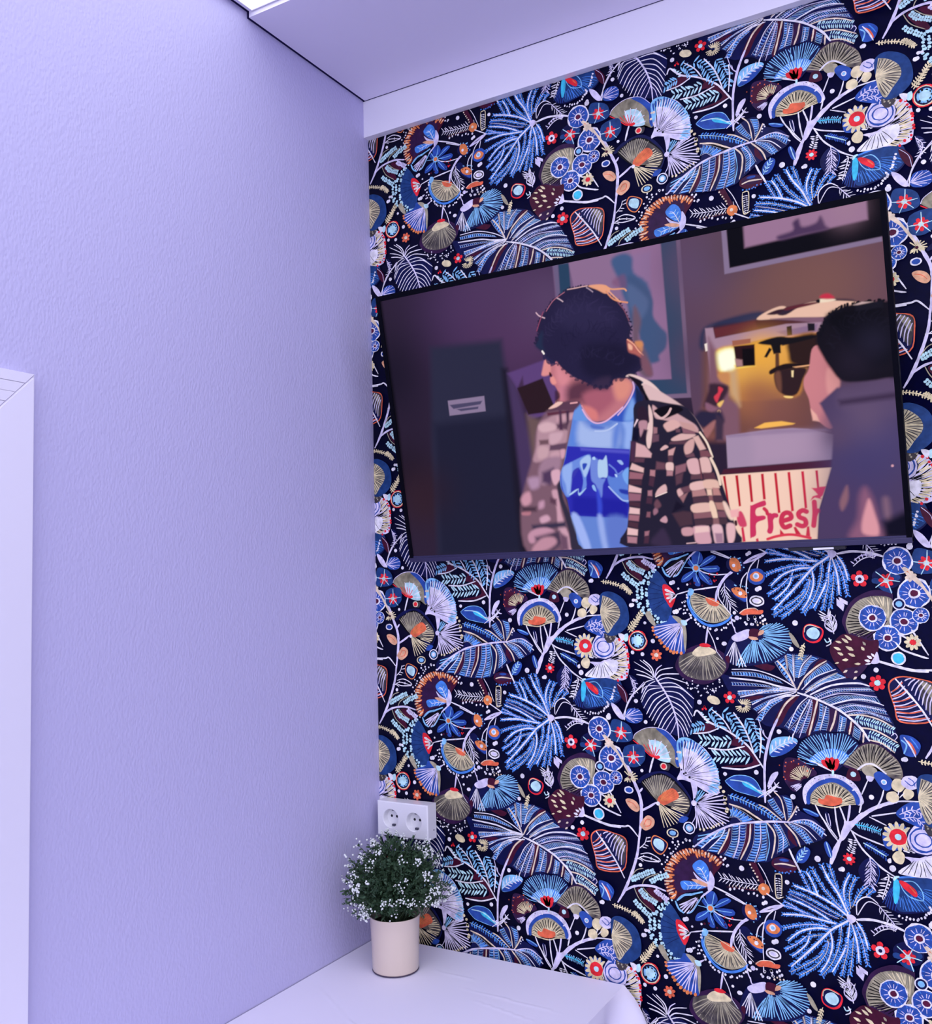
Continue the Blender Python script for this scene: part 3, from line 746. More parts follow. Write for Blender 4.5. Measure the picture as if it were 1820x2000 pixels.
fl 10167,-1569;r=24;c=t;k=14;c2=R
o 10167,-1569;r=13;c=R
o 10167,-1569;r=5;c=c
o 10534,-1581;r=25;c=n
o 10534,-1581;r=24;c=L;e=.95
o 10534,-1581;r=21;c=b;e=.95
o 10534,-1581;r=18.5;c=L;e=.9
o 10534,-1581;r=13;c=b;e=.9
o 10534,-1581;r=11;c=L;e=.9
f 4878,1832 5077,1981 5267,1950 5356,1773 5254,1595 5032,1653 4874,1742;c=b
h 4908,1772 5104,1862 5292,1773;w=1.4;c=L;l=8;q=L;a=50;lw=2;n=6
h 4938,1712 5132,1743 5255,1625;w=1.4;c=L;l=8;q=L;a=-50;lw=1.6;n=6
f 5256,1654 5509,1656 5440,1508 5313,1478;c=g
dd 5255,1625 5379,1567 5507,1626;n=6;r=2;c=T;j=3
f 5221,2397 5413,2438 5659,2301 5758,2066 5732,1803 5507,1626 5319,1625 5260,1743 5181,2189;c=d
ff 5192,2070/5251,2366 5408,2305 5559,2155 5584,1979 5451,1802 5320,1655 5216,1862;c=T;c2=t
fn 5192,2070/5251,2366 5408,2305 5559,2155 5599,1979 5451,1802 5320,1655;n=18;w=1.4;c=g;r0=.4
fn 5192,2070/5250,2337 5468,2245 5586,2038 5453,1832 5321,1684;n=9;w=1.4;c=t;r0=.2
h 5230,2635 5544,2569 5787,2417;w=2;c=t;l=4;q=t;a=70;lw=2.4;n=12
h 5729,1715 5890,1890 5986,2006;w=1.6;c=t;l=6;q=t;a=60;lw=2.2;n=8
f 6078,2006 6171,2063 6281,1803 6191,1832;c=T
o 5915,1523;r=19;c=R
o 5915,1523;r=17;c=t
o 5915,1523;r=15.5;c=n
o 5915,1523;r=12.5;c=C
dd 5811,1584 5911,1632 6022,1539 5918,1399 5814,1460;n=9;r=2;c=K;j=1
o 5915,1523;r=9;c=c
fl 6261,1265;r=11;c=r;k=7;c2=P
f 8855,1663 8889,1791 8987,1834 9148,1778 9197,1693 9136,1551 9012,1508 8892,1563;c=R
f 8876,1663 8902,1777 8986,1813 9133,1763 9170,1693 9111,1579 9013,1536 8906,1578;c=n
s 8884,1692 8902,1777 8986,1813 9133,1763;w=1.4;c=t
f 8917,1663 8941,1734 9039,1777 9118,1721 9128,1650 9070,1579 8975,1593;c=c
h 9357,1666 9325,1820 9265,1975;w=1.8;c=W;l=16;q=W;a=35;lw=2;n=8
s 9205,1580 9243,1524 9312,1567;w=2;c=c
s 9273,1595 9302,1511 9226,1461;w=2;c=W
f 8627,1683 8702,1633 8790,1463 8761,1434 8682,1519;c=T
h 8875,1506 8828,1392 8794,1249;w=1.4;c=t;l=6;q=t;a=50;lw=2.6;n=6
o 8740,1848;r=4.6;c=W
o 8656,1404;r=3.8;c=W
o 6594,2573;r=3.8;c=W
o 6636,2048;r=3.8;c=W
o 5809,2178;r=3.8;c=W
o 5879,2271;r=2.6;c=W
o 6067,1850;r=2.8;c=W
o 6207,1518;r=4;c=W
o 5808,1304;r=3.4;c=W
o 5998,1276;r=3.6;c=W
o 7516,1485;r=4.6;c=W;e=.8
o 7400,1573;r=2.4;c=W
o 7719,2026;r=3;c=W
o 8132,2431;r=4;c=W
o 7986,3046;r=3;c=W
o 5838,416;r=3.8;c=W
o 6010,40;r=3.6;c=W
o 7027,442;r=4.2;c=W
o 7284,489;r=12;c=t;e=.6;rot=-20
o 5901,-844;r=3;c=W
o 7428,-787;r=3.4;c=W
o 7970,-716;r=4;c=W
o 5806,-2546;r=3.4;c=W
o 7643,-2375;r=4.4;c=W
o 6632,-3380;r=3.8;c=W
o 8026,-2896;r=3.4;c=W
o 6678,-3910;r=4.2;c=W
o 5841,-3782;r=3.4;c=W
o 5917,-3696;r=2.6;c=W
o 8172,-3516;r=4;c=W
o 6895,-3427;r=2;c=W
o 6726,-3496;r=2;c=W
o 8910,-2062;r=5;c=W
o 9295,-2181;r=4;c=W
o 8399,-2510;r=3.8;c=W
o 8563,-1078;r=4.4;c=W
o 9801,-974;r=4;c=W
o 10338,-331;r=4;c=W
o 8385,-2;r=4;c=W
o 9980,1082;r=4;c=W
o 9781,971;r=4;c=W
o 10585,3078;r=5;c=W
o 5859,2270;r=3;c=W
o 5809,2182;r=3;c=W
o 5005,2646;r=3;c=W
o 3961,793;r=3;c=W
o 5805,1308;r=3.2;c=W
o 6003,1282;r=2.6;c=W
o 5293,134;r=3.4;c=W
o 5831,418;r=3.4;c=W
o 6881,675;r=2;c=W
dd 6858,690 7147,640 7407,723;n=9;r=1.6;c=W;j=7
dd 7043,353 7104,341 7166,373;n=4;r=2.4;c=R;j=5
dd 7313,2675 7386,2613 7434,2672;n=6;r=1.6;c=R;j=7
fl 7570,545;r=11;c=R;k=5;c2=c
fn 7799,408/7694,513 7913,521 7921,377 7859,301 7699,309 7660,409;n=18;w=1.8;c=t;r0=.25
fl 9806,2571;r=14;c=R;k=5;c2=W
o 9806,2571;r=7;c=W
o 9806,2568;r=3;c=n
fl 9988,874;r=13;c=R;k=6;c2=c
f 9994,2567 10084,2578 10118,2495 10003,2497;c=d
f 10280,2670 10416,2612 10400,2543 10274,2546;c=d
f 10077,2440 10230,2437 10301,2340 10199,2342;c=d
fl 10210,2534;r=12;c=R;k=7;c2=P
s 10058,2683 10210,2534 10281,2327;w=1.8;c=c
s 10044,2427 10210,2534 10411,2516;w=1.6;c=c
s 10322,2738 10210,2534;w=1.5;c=c
f 10604,2866 10671,2727 10643,2674 10585,2743;c=d
f 5352,43 5570,25 5719,-82 5742,-282 5586,-349 5308,-308;c=d
fl 5515,-180;r=12;c=R;k=7;c2=P
s 5314,-148 5515,-180 5716,-169;w=1.6;c=c
s 5539,24 5515,-180 5431,-359;w=1.6;c=c
s 5515,-180 5649,-316;w=1.6;c=c
f 5582,-436 5920,-385 5971,-638 5783,-794 5571,-724;c=d
fl 5744,-611;r=12;c=R;k=7;c2=P
s 5752,-410 5744,-611 5662,-746;w=1.6;c=c
s 5560,-610 5744,-611 5943,-583;w=1.6;c=c
s 5744,-611 5875,-759;w=1.6;c=c
f 9522,1778 9503,1918 9649,2197 9879,2347 10074,2385 10262,2327 10296,2258 10220,1779 10030,1559 9643,1570;c=m
ff 10201,1889/9595,1667 9552,1848 9643,2085 9808,2237 10043,2289 10270,2244 10273,2053 10223,1834 9979,1559;c=G;c2=G
fn 10199,1861/9750,1612 9598,1723 9552,1848 9643,2085 9808,2237 10043,2289 10270,2244;n=30;w=1.6;c=T;r0=.25
fn 10199,1861/9954,1572 9598,1709 9582,1918 9697,2113;n=14;w=1.6;c=K;r0=.55
fn 10199,1861/9872,2222 10068,2275 10245,2245;n=6;w=1.6;c=t;r0=.2
rf 10391,2852;r=23;c=b
rf 9967,1931;r=22;c=b
rf 10612,2321;r=25;c=b
rf 10438,1868;r=22;c=b
rf 10179,1602;r=21;c=b
rf 10691,1969;r=13;c=b
o 10379,2154;r=10;c=W
o 10379,2154;r=8;c=n
o 10379,2154;r=5;c=C
s 5184,-242 5305,-366 5483,-615 5656,-918;w=5;c=P
s 5213,-314 5273,-397;w=6;c=O
s 10460,2734 10565,2594 10729,2428;w=3;c=P
fl 10577,2594;r=9;c=P;k=6;c2=P
s 10543,1739 10633,1578 10766,1338;w=2.6;c=W
s 10340,1671 10461,1604 10605,1511;w=2.8;c=W
s 10295,1534 10401,1414 10667,1310 10763,1285;w=3;c=W
fl 10551,1537;r=13;c=t;k=9;c2=R
o 10325,1277;r=11;c=W
o 10325,1277;r=8.5;c=S
f 9516,1666 9711,1626 9902,1558 10031,1573 10037,1436 9975,1229 9855,1158 9558,944 9482,997 9334,1217 9278,1426 9379,1568;c=M
f 9855,1158 9676,947 9533,957 9486,1081 9685,1127;c=m
lf 9522,1652 9629,1563;w=5;c=t
lf 9473,1596 9575,1520;w=5;c=t
lf 9371,1546 9469,1519;w=4;c=t
lf 9526,1464 9647,1396;w=6;c=t
lf 9339,1448 9450,1401;w=5;c=t
lf 9395,1358 9485,1317;w=5;c=t
lf 9559,1346 9668,1300;w=5;c=t
lf 9461,1233 9560,1242;w=5;c=t
lf 9649,1175 9746,1177;w=4;c=t
lf 9345,1175 9413,1191;w=3;c=t
lf 9768,1460 9816,1399;w=5;c=t
lf 9798,1543 9840,1482;w=4;c=T
lf 9641,1029 9695,1058;w=4;c=P
lf 9470,1025 9538,1068;w=4;c=P
lf 9622,918 9677,961;w=4;c=P
f 10008,1381 10039,1244 10011,1189 9908,1187 9951,1270;c=L
lf 9850,1310 9926,1270;w=5;c=W
lf 9808,1240 9897,1221;w=5;c=W
lf 9917,1352 9965,1298;w=4;c=W
lf 9817,1171 9908,1187;w=3;c=W
s 10025,1224 10262,1154 10508,1092 10752,1071;w=4.4;c=W
f 4843,-2180 4905,-2043 5077,-1987 5326,-2024 5543,-2102 5561,-2353 5465,-2694 4992,-2728 4917,-2481;c=r
f 4866,-2190 4921,-2062 5076,-2007 5325,-2044 5521,-2117 5539,-2356 5453,-2675 5007,-2706 4940,-2478;c=n
f 5297,-2053 5537,-2128 5533,-2357 5469,-2592 5340,-2379;c=g
f 5324,-2075 5487,-2134 5506,-2360 5427,-2268;c=G
fnp 5033,-2030 5177,-2296 5360,-2581 5466,-2669/4884,-2227 4906,-2405 4943,-2555 4993,-2708;n=9;w=2;c=L
fnp 5075,-2025 5233,-2290 5390,-2526 5468,-2618/5160,-2016 5325,-2050 5461,-2111 5537,-2255;n=8;w=2;c=L
fnp 5033,-2030 5177,-2296 5360,-2581 5466,-2669/4899,-2199 4921,-2377 4949,-2528 5000,-2676;n=6;w=2;c=r
s 4962,-2037 5150,-2274 5334,-2533 5488,-2818;w=3;c=W
f 10277,37 10377,56 10498,9 10577,-105 10495,-270 10347,-267 10304,-163;c=b
s 10298,-29 10369,-105 10324,-242;w=2.4;c=C
s 10436,6 10494,-71 10538,-147;w=2;c=B
f 10373,-25 10444,-74 10499,-190 10496,-243 10428,-141;c=r
s 10338,13 10429,-128 10494,-283;w=2.4;c=W
h 5588,-2845 5820,-2724 6048,-2620;w=0;c=W;l=6;q=c;a=60;lw=5;n=11
h 5959,-2841 6106,-2747 6299,-2662;w=0;c=W;l=6;q=c;a=60;lw=5;n=8
s 5623,-2780 5726,-2646 5857,-2599;w=1.6;c=T
s 5829,-2888 5898,-2774 6142,-2653;w=1.8;c=T
f 5712,-2994 5842,-2976 6052,-3289 5987,-3344 5818,-3174;c=M
f 5891,-2955 6066,-2946 6201,-3120 6105,-3148;c=M
h 5762,-2957 5885,-3090 6072,-3183;w=0;c=W;l=6;q=c;a=60;lw=5;n=9
h 6051,-2933 6143,-3009 6281,-3094;w=0;c=W;l=6;q=L;a=60;lw=5;n=7
h 5640,-3169 5796,-3312 5952,-3423;w=0;c=W;l=6;q=c;a=60;lw=5;n=8
s 5665,-2955 5770,-3166 5987,-3329;w=1.6;c=T
s 5843,-2946 5966,-3064 6121,-3146;w=1.6;c=T
s 5448,-3075 5682,-2938 6005,-2894 6271,-2947;w=4;c=L
h 5767,-2430 5898,-2384 6166,-2441;w=1.8;c=W;l=4;q=W;a=30;lw=1.4;n=3
s 5819,-2348 5981,-2314 6153,-2383 6166,-2441 5927,-2456 5800,-2411;w=2;c=W
s 5702,-2438 5799,-2441 5862,-2478;w=1.6;c=W
h 5807,-2244 5908,-2142 5944,-2033;w=1.6;c=W;l=10;q=W;a=-60;lw=1.8;n=4;sd=1
f 6021,-2114 6074,-1988 6200,-2005 6338,-2094 6302,-2217 6203,-2318 6079,-2258;c=O
f 6037,-2120 6086,-2005 6199,-2023 6319,-2103 6286,-2211 6201,-2296 6095,-2244;c=n
f 6068,-2139 6103,-2045 6214,-2048 6274,-2116 6238,-2239 6144,-2220;c=c
h 5631,-3396 5726,-3457 5818,-3562;w=2;c=t;l=4;q=t;a=60;lw=2.6;n=9
h 5757,-4287 5892,-4115 6010,-3933;w=2;c=t;l=6;q=t;a=50;lw=2.6;n=9
f 5625,-4369 5724,-4307 5735,-4424 5670,-4465;c=c
s 5160,-1892 5344,-1888 5526,-1885 5624,-1874 5781,-2040;w=3;c=W
s 6026,736 5774,526 5642,289 5602,56;w=2.4;c=W
h 5756,843 5842,701 5774,526;w=1.4;c=L;l=7;q=L;a=40;lw=1.4;n=5
f 5472,718 5565,692 5682,522 5645,376 5527,516;c=M
s 5488,719 5622,578 5661,377;w=1;c=L
f 5349,364 5487,282 5603,85 5510,80 5391,220;c=L
f 5638,202 5764,280 5915,244 5940,101 5784,8 5633,57;c=b
fn 5619,115/5702,263 5915,244 5940,101 5753,6;n=7;w=1.2;c=L;r0=.1
f 5540,1656 5663,1627 5628,1510 5568,1568;c=W
s 3898,-1055 4035,-999 4113,-1157 4042,-1283 3927,-1202 3948,-1081 4031,-1104 4028,-1194;w=1.6;c=L"""
# ------------------------------------------------------------------ floral wallpaper
# One repeat of the paper, drawn as thin flat shapes (0.1 mm units in the wall plane),
# then laid out as a half-drop repeat over the wall.
TW, TH_ = .53, .59661
PAL = dict(W='f6f0ff', L='cfc6f2', B='3f74dc', b='2644a4', d='1b3678', n='090e46', C='7cb0f6', c='b4d6ff', S='3aa8e4', M='3c0d2c',
           m='2c1440', R='d8283c', r='ec6c58', O='dc7c54', P='f3dade', p='efb0a2', G='7c7472', g='3c3644', T='988e8c', t='dccabc', K='03020c')
GAIN = (1.55, 1.62, 1.10)
def pcol(k):
    if k == 'W': return np.array([.95, .925, .95])
    if k == 'L': return np.array([.82, .76, .95])
    c = np.array(lin(PAL[k])) * GAIN
    return c * min(1, .92 / c.max())
BASE = np.array([.0009, .0012, .026])

V, F, COL = [], [], []
layer = [0]
def emit_poly(P, faces, cols):
    n0 = sum(len(v) for v in V) if False else emit_poly.n
    P = np.asarray(P, float)
    z = np.full((len(P), 1), -layer[0] * 1.4e-6 - 2e-5)
    V.append(np.hstack([P, z])); F.extend([tuple(i + n0 for i in f) for f in faces])
    COL.append(np.broadcast_to(np.asarray(cols, float), (len(P), 3)))
    emit_poly.n += len(P)
emit_poly.n = 0

def cr(P, closed=False, sub=4):
    P = np.asarray(P, float)
    if len(P) < 3: return np.array([P[0] + (P[-1] - P[0]) * t for t in np.linspace(0, 1, 3)])
    n = len(P); out = []
    for i in range(n if closed else n - 1):
        if closed: a, b, c, d = P[i-1], P[i], P[(i+1) % n], P[(i+2) % n]
        else: a, b, c, d = P[max(i-1, 0)], P[i], P[i+1], P[min(i+2, n-1)]
        for k in range(sub):
            t = k / sub
            out.append(.5 * (2*b + (c-a)*t + (2*a-5*b+4*c-d)*t*t + (3*b-a-3*c+d)*t**3))
    if not closed: out.append(P[-1])
    return np.array(out)

def along(P, ts):
    P = np.asarray(P); s = np.r_[0, np.cumsum(np.linalg.norm(np.diff(P, axis=0), axis=1))]
    L = s[-1]; q = np.asarray(ts) * L
    pos = np.stack([np.interp(q, s, P[:, 0]), np.interp(q, s, P[:, 1])], 1)
    e = L * .02 + 1e-9
    p2 = np.stack([np.interp(np.minimum(q+e, L), s, P[:, 0]), np.interp(np.minimum(q+e, L), s, P[:, 1])], 1)
    p1 = np.stack([np.interp(np.maximum(q-e, 0), s, P[:, 0]), np.interp(np.maximum(q-e, 0), s, P[:, 1])], 1)
    t = p2 - p1; t /= np.linalg.norm(t, axis=1)[:, None] + 1e-12
    return pos, t, L

def ribbon(P, w, col, sub=5, t0=.75, t1=.6, wob=.08):
    P = cr(P, False, sub)
    d = np.gradient(P, axis=0); d /= np.linalg.norm(d, axis=1)[:, None] + 1e-12
    n = np.stack([-d[:, 1], d[:, 0]], 1); m = len(P)
    u = np.linspace(0, 1, m)
    ww = w * 5 * (1 - (1-t0) * np.clip(1 - u*5, 0, 1) - (1-t1) * np.clip((u-.75)*4, 0, 1)) * (1 + wob * rng.standard_normal(m))
    A = P + n * ww[:, None]; Bq = P - n * ww[:, None]
    cap0 = P[0] - d[0] * ww[0] * .8; cap1 = P[-1] + d[-1] * ww[-1] * .8
    pts = np.vstack([A, Bq, cap0, cap1])
    fs = [(i, i+1, m+i+1, m+i) for i in range(m-1)] + [(2*m, 0, m), (2*m+1, 2*m-1, m-1)]
    emit_poly(pts, fs, col)

def ell(c, rx, ry, rot, col, n=14, wob=.05):
    a = np.linspace(0, 2*np.pi, n, endpoint=False)
    r = 1 + wob * rng.standard_normal(n)
    x, y = rx*np.cos(a)*r, ry*np.sin(a)*r; cs, sn = math.cos(rot), math.sin(rot)
    emit_poly(np.stack([c[0] + x*cs - y*sn, c[1] + x*sn + y*cs], 1), [tuple(range(n))], col)

def run(line):
    head, *opts = line.split(';')
    op, rest = head.split(' ', 1)
    o = dict(c='W')
    for q in opts:
        k, v = q.split('=')
        o[k] = v if k in ('c', 'c2', 'q') else float(v)
    groups = [np.array([[float(a) for a in p.split(',')] for p in gstr.split()]) for gstr in rest.split('/')]
    P = groups[0]; col = pcol(o['c']); jit = lambda s: rng.standard_normal(2) * s
    layer[0] += 1
    if op == 's':
        ribbon(P, o['w'], col)
    elif op == 'f':
        Q = cr(P, True, 4) if len(P) > 4 else cr(P, True, 2)
        emit_poly(Q, [tuple(range(len(Q)))], col)
    elif op == 'g':
        emit_poly(P, [tuple(range(len(P)))], col)
    elif op == 'ff':
        A = cr(groups[1], False, 4); m = len(A); c2 = pcol(o['c2'])
        rings = [P[0] + (A - P[0]) * t for t in (.12, .45, .8, 1)]
        pts = np.vstack([P[:1]] + rings)
        cs = np.vstack([c2[None]] + [np.repeat((c2 + (col - c2) * t)[None], m, 0) * (1 + .18*rng.standard_normal((m, 1))).clip(.6, 1.4) for t in (.25, .7, 1, .8)])
        fs = [(0, 1+i, 2+i) for i in range(m-1)]
        for k in range(3):
            a, b = 1 + k*m, 1 + (k+1)*m
            fs += [(a+i, b+i, b+i+1, a+i+1) for i in range(m-1)]
        emit_poly(pts, fs, cs)
    elif op == 'fn':
        A = cr(groups[1], False, 6); n = int(o['n']); r0 = o.get('r0', .2)
        pos, _, L = along(A, (np.arange(n) + .5) / n)
        for q in pos:
            d = q - P[0]; e = r0 + .04 * rng.standard_normal()
            a = P[0] + d * e; b = P[0] + d * (1 - .03 * abs(rng.standard_normal()))
            mid = (a + b) / 2 + jit(.02) * np.linalg.norm(d)
            ribbon([a, mid, b], o['w'], col, sub=2, t0=.45, t1=.9)
    elif op == 'fnp':
        n = int(o['n']); ts = (np.arange(n) + .5) / n
        a, _, _ = along(cr(P), ts); b, _, _ = along(cr(groups[1]), ts)
        for p, q in zip(a, b):
            nn = np.array([-(q-p)[1], (q-p)[0]]) * .08
            ribbon([p, (p+q)/2 + nn, q], o['w'], col, sub=3, t0=.6, t1=.9)
    elif op == 'h':
        S = cr(P, False, 5); l = o.get('l', 5); lw = o.get('lw', l * .46); a = math.radians(o.get('a', 42))
        _, _, L = along(S, [0]); L /= 10
        n = int(o.get('n', max(3, L / (lw * 1.55)))); q = pcol(o.get('q', 'B'))
        pos, tan, _ = along(S, (np.arange(n) + .7) / n)
        for p, t in zip(pos, tan):
            for sd in ((1,) if o.get('sd') else (1, -1)):
                an = a * sd + .12 * rng.standard_normal()
                d = np.array([t[0]*math.cos(an) - t[1]*math.sin(an), t[0]*math.sin(an) + t[1]*math.cos(an)])
                nn = np.array([-d[1], d[0]]); ll = l * 10 * (1 + .12*rng.standard_normal()); hw = lw * 5
                s0 = p + d * (o.get('w', 1) * 3)
                emit_poly([s0, s0 + d*ll*.3 + nn*hw, s0 + d*ll*.75 + nn*hw*.9, s0 + d*ll, s0 + d*ll*.75 - nn*hw*.9, s0 + d*ll*.3 - nn*hw],
                          [(0, 1, 2, 3, 4, 5)], q * min(1.4, max(.5, 1 + .2 * rng.standard_normal())) if o.get('q', 'B') in 'Bb' else q)
        if o.get('w', 1) > 0:
            layer[0] += 1; ribbon(P, o.get('w', 1), col)
    elif op == 'la':
        n = int(o['n']); A, B_ = cr(P, False, 5), cr(groups[1], False, 5)
        e0 = (np.arange(n) + .12) / n; e1 = (np.arange(n) + .80) / n
        a0, _, _ = along(A, e0); a1, _, _ = along(A, e1); b0, _, _ = along(B_, e0); b1, _, _ = along(B_, e1)
        lt = pcol('c')
        for k in range(n):
            s = .10
            q = [a0[k] + (b0[k]-a0[k])*s, a1[k] + (b1[k]-a1[k])*s, a1[k] + (b1[k]-a1[k])*(1-s), a0[k] + (b0[k]-a0[k])*(1-s)]
            q = [v + jit(2.2) for v in q]
            emit_poly(q, [(0, 1, 2, 3)], col * min(1.5, max(.5, 1 + .25*rng.standard_normal())))
        layer[0] += 1
        for k in range(n):
            ribbon([a0[k], (a0[k] + b1[k])/2 + jit(3), b0[k]], .75, lt * .8, sub=2)
        ribbon(A, .6, pcol('L') * .7, sub=1); ribbon(B_, .6, pcol('L') * .7, sub=1)
    elif op == 'dd':
        n = int(o['n']); pos, tan, _ = along(cr(P, False, 5), (np.arange(n) + .5) / n)
        for p, t in zip(pos, tan):
            p = p + jit(o.get('j', 2) * 7); r = o['r'] * 10 * (1 + .15*rng.standard_normal())
            el = 1.35 if o.get('el') else 1.15
            ell(p, r*el*.8, r*.85, math.atan2(t[1], t[0]) + 1.3, col, 8)
    elif op == 'o':
        r = o['r'] * 10; ell(P[0], r, r * o.get('e', 1), math.radians(o.get('rot', 0)), col, 18, .025)
    elif op == 'lf':
        a, b = P; d = b - a; n = np.array([-d[1], d[0]]) / (np.linalg.norm(d) + 1e-9) * o['w'] * 5
        emit_poly([a, a + d*.25 + n*.6, a + d*.65 + n, b + n*.3, b - n*.3, a + d*.65 - n, a + d*.25 - n*.6], [tuple(range(7))], col)
    elif op == 'fl':
        k = int(o['k']); r = o['r'] * 10
        for i in range(k):
            an = 2*math.pi*i/k + .3
            ell(P[0] + np.array([math.cos(an), math.sin(an)]) * r * .66, r*.36, r*.36*min(1, 5.5/k), an, col, 8)
        layer[0] += 1; ell(P[0], r*.38, r*.36, 0, pcol(o['c2']), 10)
    elif op == 'rf':
        r = o['r'] * 10; c0 = P[0]
        ell(c0, r, r, 0, pcol('W'), 22, .03); layer[0] += 1
        ell(c0, r*.9, r*.9, 0, pcol('b'), 20, .03); layer[0] += 1
        for i in range(13):
            an = 2*math.pi*i/13 + .1*rng.standard_normal(); d = np.array([math.cos(an), math.sin(an)])
            ribbon([c0 + d*r*.4, c0 + d*r*(.62 + .2*rng.random())], 1.3, pcol('L'), sub=1)
            ribbon([c0 + d*r*.7, c0 + d*r*.9], 1.1, pcol('B'), sub=1)
        layer[0] += 1; ell(c0, r*.36, r*.34, 0, pcol('W'), 12); layer[0] += 1
        ell(c0, r*.24, r*.22, 0, pcol('M') * 1.6, 10)

for line in PAPER.strip().split('\n'):
    run(line)
tv_ = np.vstack(V); tc_ = np.vstack(COL)
tv_[:, :2] *= 1e-4
base_first = {}
face_len = np.array([len(f) for f in F]); face_idx = np.concatenate([np.array(f) for f in F])
face_start = np.r_[0, np.cumsum(face_len)[:-1]]
X1, Z0, Z1 = 2.4, Z_FLOOR, 1.2652
allv, alll, alln, allc = [], [], [], []; base = 0
fx = tv_[face_idx, 0]; fz = tv_[face_idx, 1]
fminx = np.minimum.reduceat(fx, face_start); fmaxx = np.maximum.reduceat(fx, face_start)
fminz = np.minimum.reduceat(fz, face_start); fmaxz = np.maximum.reduceat(fz, face_start)
for i in range(-4, 6):
    for j in range(-5, 8):
        dx, dz = i * TW, j * TH_ - i * TH_ / 2
        keep = (fmaxx + dx > .001) & (fminx + dx < X1) & (fmaxz + dz > Z0) & (fminz + dz < Z1)
        if not keep.any(): continue
        lk = np.repeat(keep, face_len)
        used, inv = np.unique(face_idx[lk], return_inverse=True)
        vv = tv_[used]
        out = np.stack([np.clip(vv[:, 0] + dx, .0004, X1), vv[:, 2], np.clip(vv[:, 1] + dz, Z0, Z1 - .0003)], 1)
        allv.append(out); alll.append(inv + base); alln.append(face_len[keep]); allc.append(tc_[used]); base += len(used)
# the wall body itself
bx = np.array([(x, y, z) for x in (0, 3.6) for y in (0, .1) for z in (Z0, 1.56)], float)
bq = np.array([(0,1,3,2),(4,6,7,5),(0,4,5,1),(2,3,7,6),(0,2,6,4),(1,5,7,3)])
allv.append(bx); alll.append(bq.ravel() + base); alln.append(np.full(6, 4)); allc.append(np.repeat(BASE[None], 8, 0)); base += 8
vv = np.vstack(allv); ll = np.concatenate(alll); nn = np.concatenate(alln); cc = np.vstack(allc)
me = bpy.data.meshes.new('wall_right')
me.vertices.add(len(vv)); me.vertices.foreach_set('co', vv.ravel())
me.loops.add(len(ll)); me.loops.foreach_set('vertex_index', ll.astype(np.int32))
me.polygons.add(len(nn)); me.polygons.foreach_set('loop_start', np.r_[0, np.cumsum(nn)[:-1]].astype(np.int32))
me.polygons.foreach_set('loop_total', nn.astype(np.int32))
me.update(calc_edges=True)
ca = me.color_attributes.new('paper', 'FLOAT_COLOR', 'POINT')
ca.data.foreach_set('color', np.hstack([cc.clip(0, 1), np.ones((len(cc), 1))]).ravel())
M_paper = bpy.data.materials.new('floral_wallpaper'); M_paper.use_nodes = True
nt = M_paper.node_tree; b = nt.nodes['Principled BSDF']
at = nt.nodes.new('ShaderNodeAttribute'); at.attribute_name = 'paper'
tc_n = nt.nodes.new('ShaderNodeTexCoord'); no = nt.nodes.new('ShaderNodeTexNoise')
no.inputs['Scale'].default_value = 75; no.inputs['Detail'].default_value = 3
nt.links.new(tc_n.outputs['Object'], no.inputs['Vector'])
mr = nt.nodes.new('ShaderNodeMapRange'); mr.inputs[1].default_value = .3; mr.inputs[2].default_value = .7
mr.inputs[3].default_value = .66; mr.inputs[4].default_value = 1.12
nt.links.new(no.outputs[0], mr.inputs[0])
vm = nt.nodes.new('ShaderNodeVectorMath'); vm.operation = 'SCALE'
nt.links.new(at.outputs['Color'], vm.inputs[0]); nt.links.new(mr.outputs[0], vm.inputs['Scale'])
nt.links.new(vm.outputs[0], b.inputs['Base Color'])
b.inputs['Roughness'].default_value = .38
b.inputs['Specular IOR Level'].default_value = .12
struct(link('wall_right', me, M_paper))
print('paper polys', len(nn))
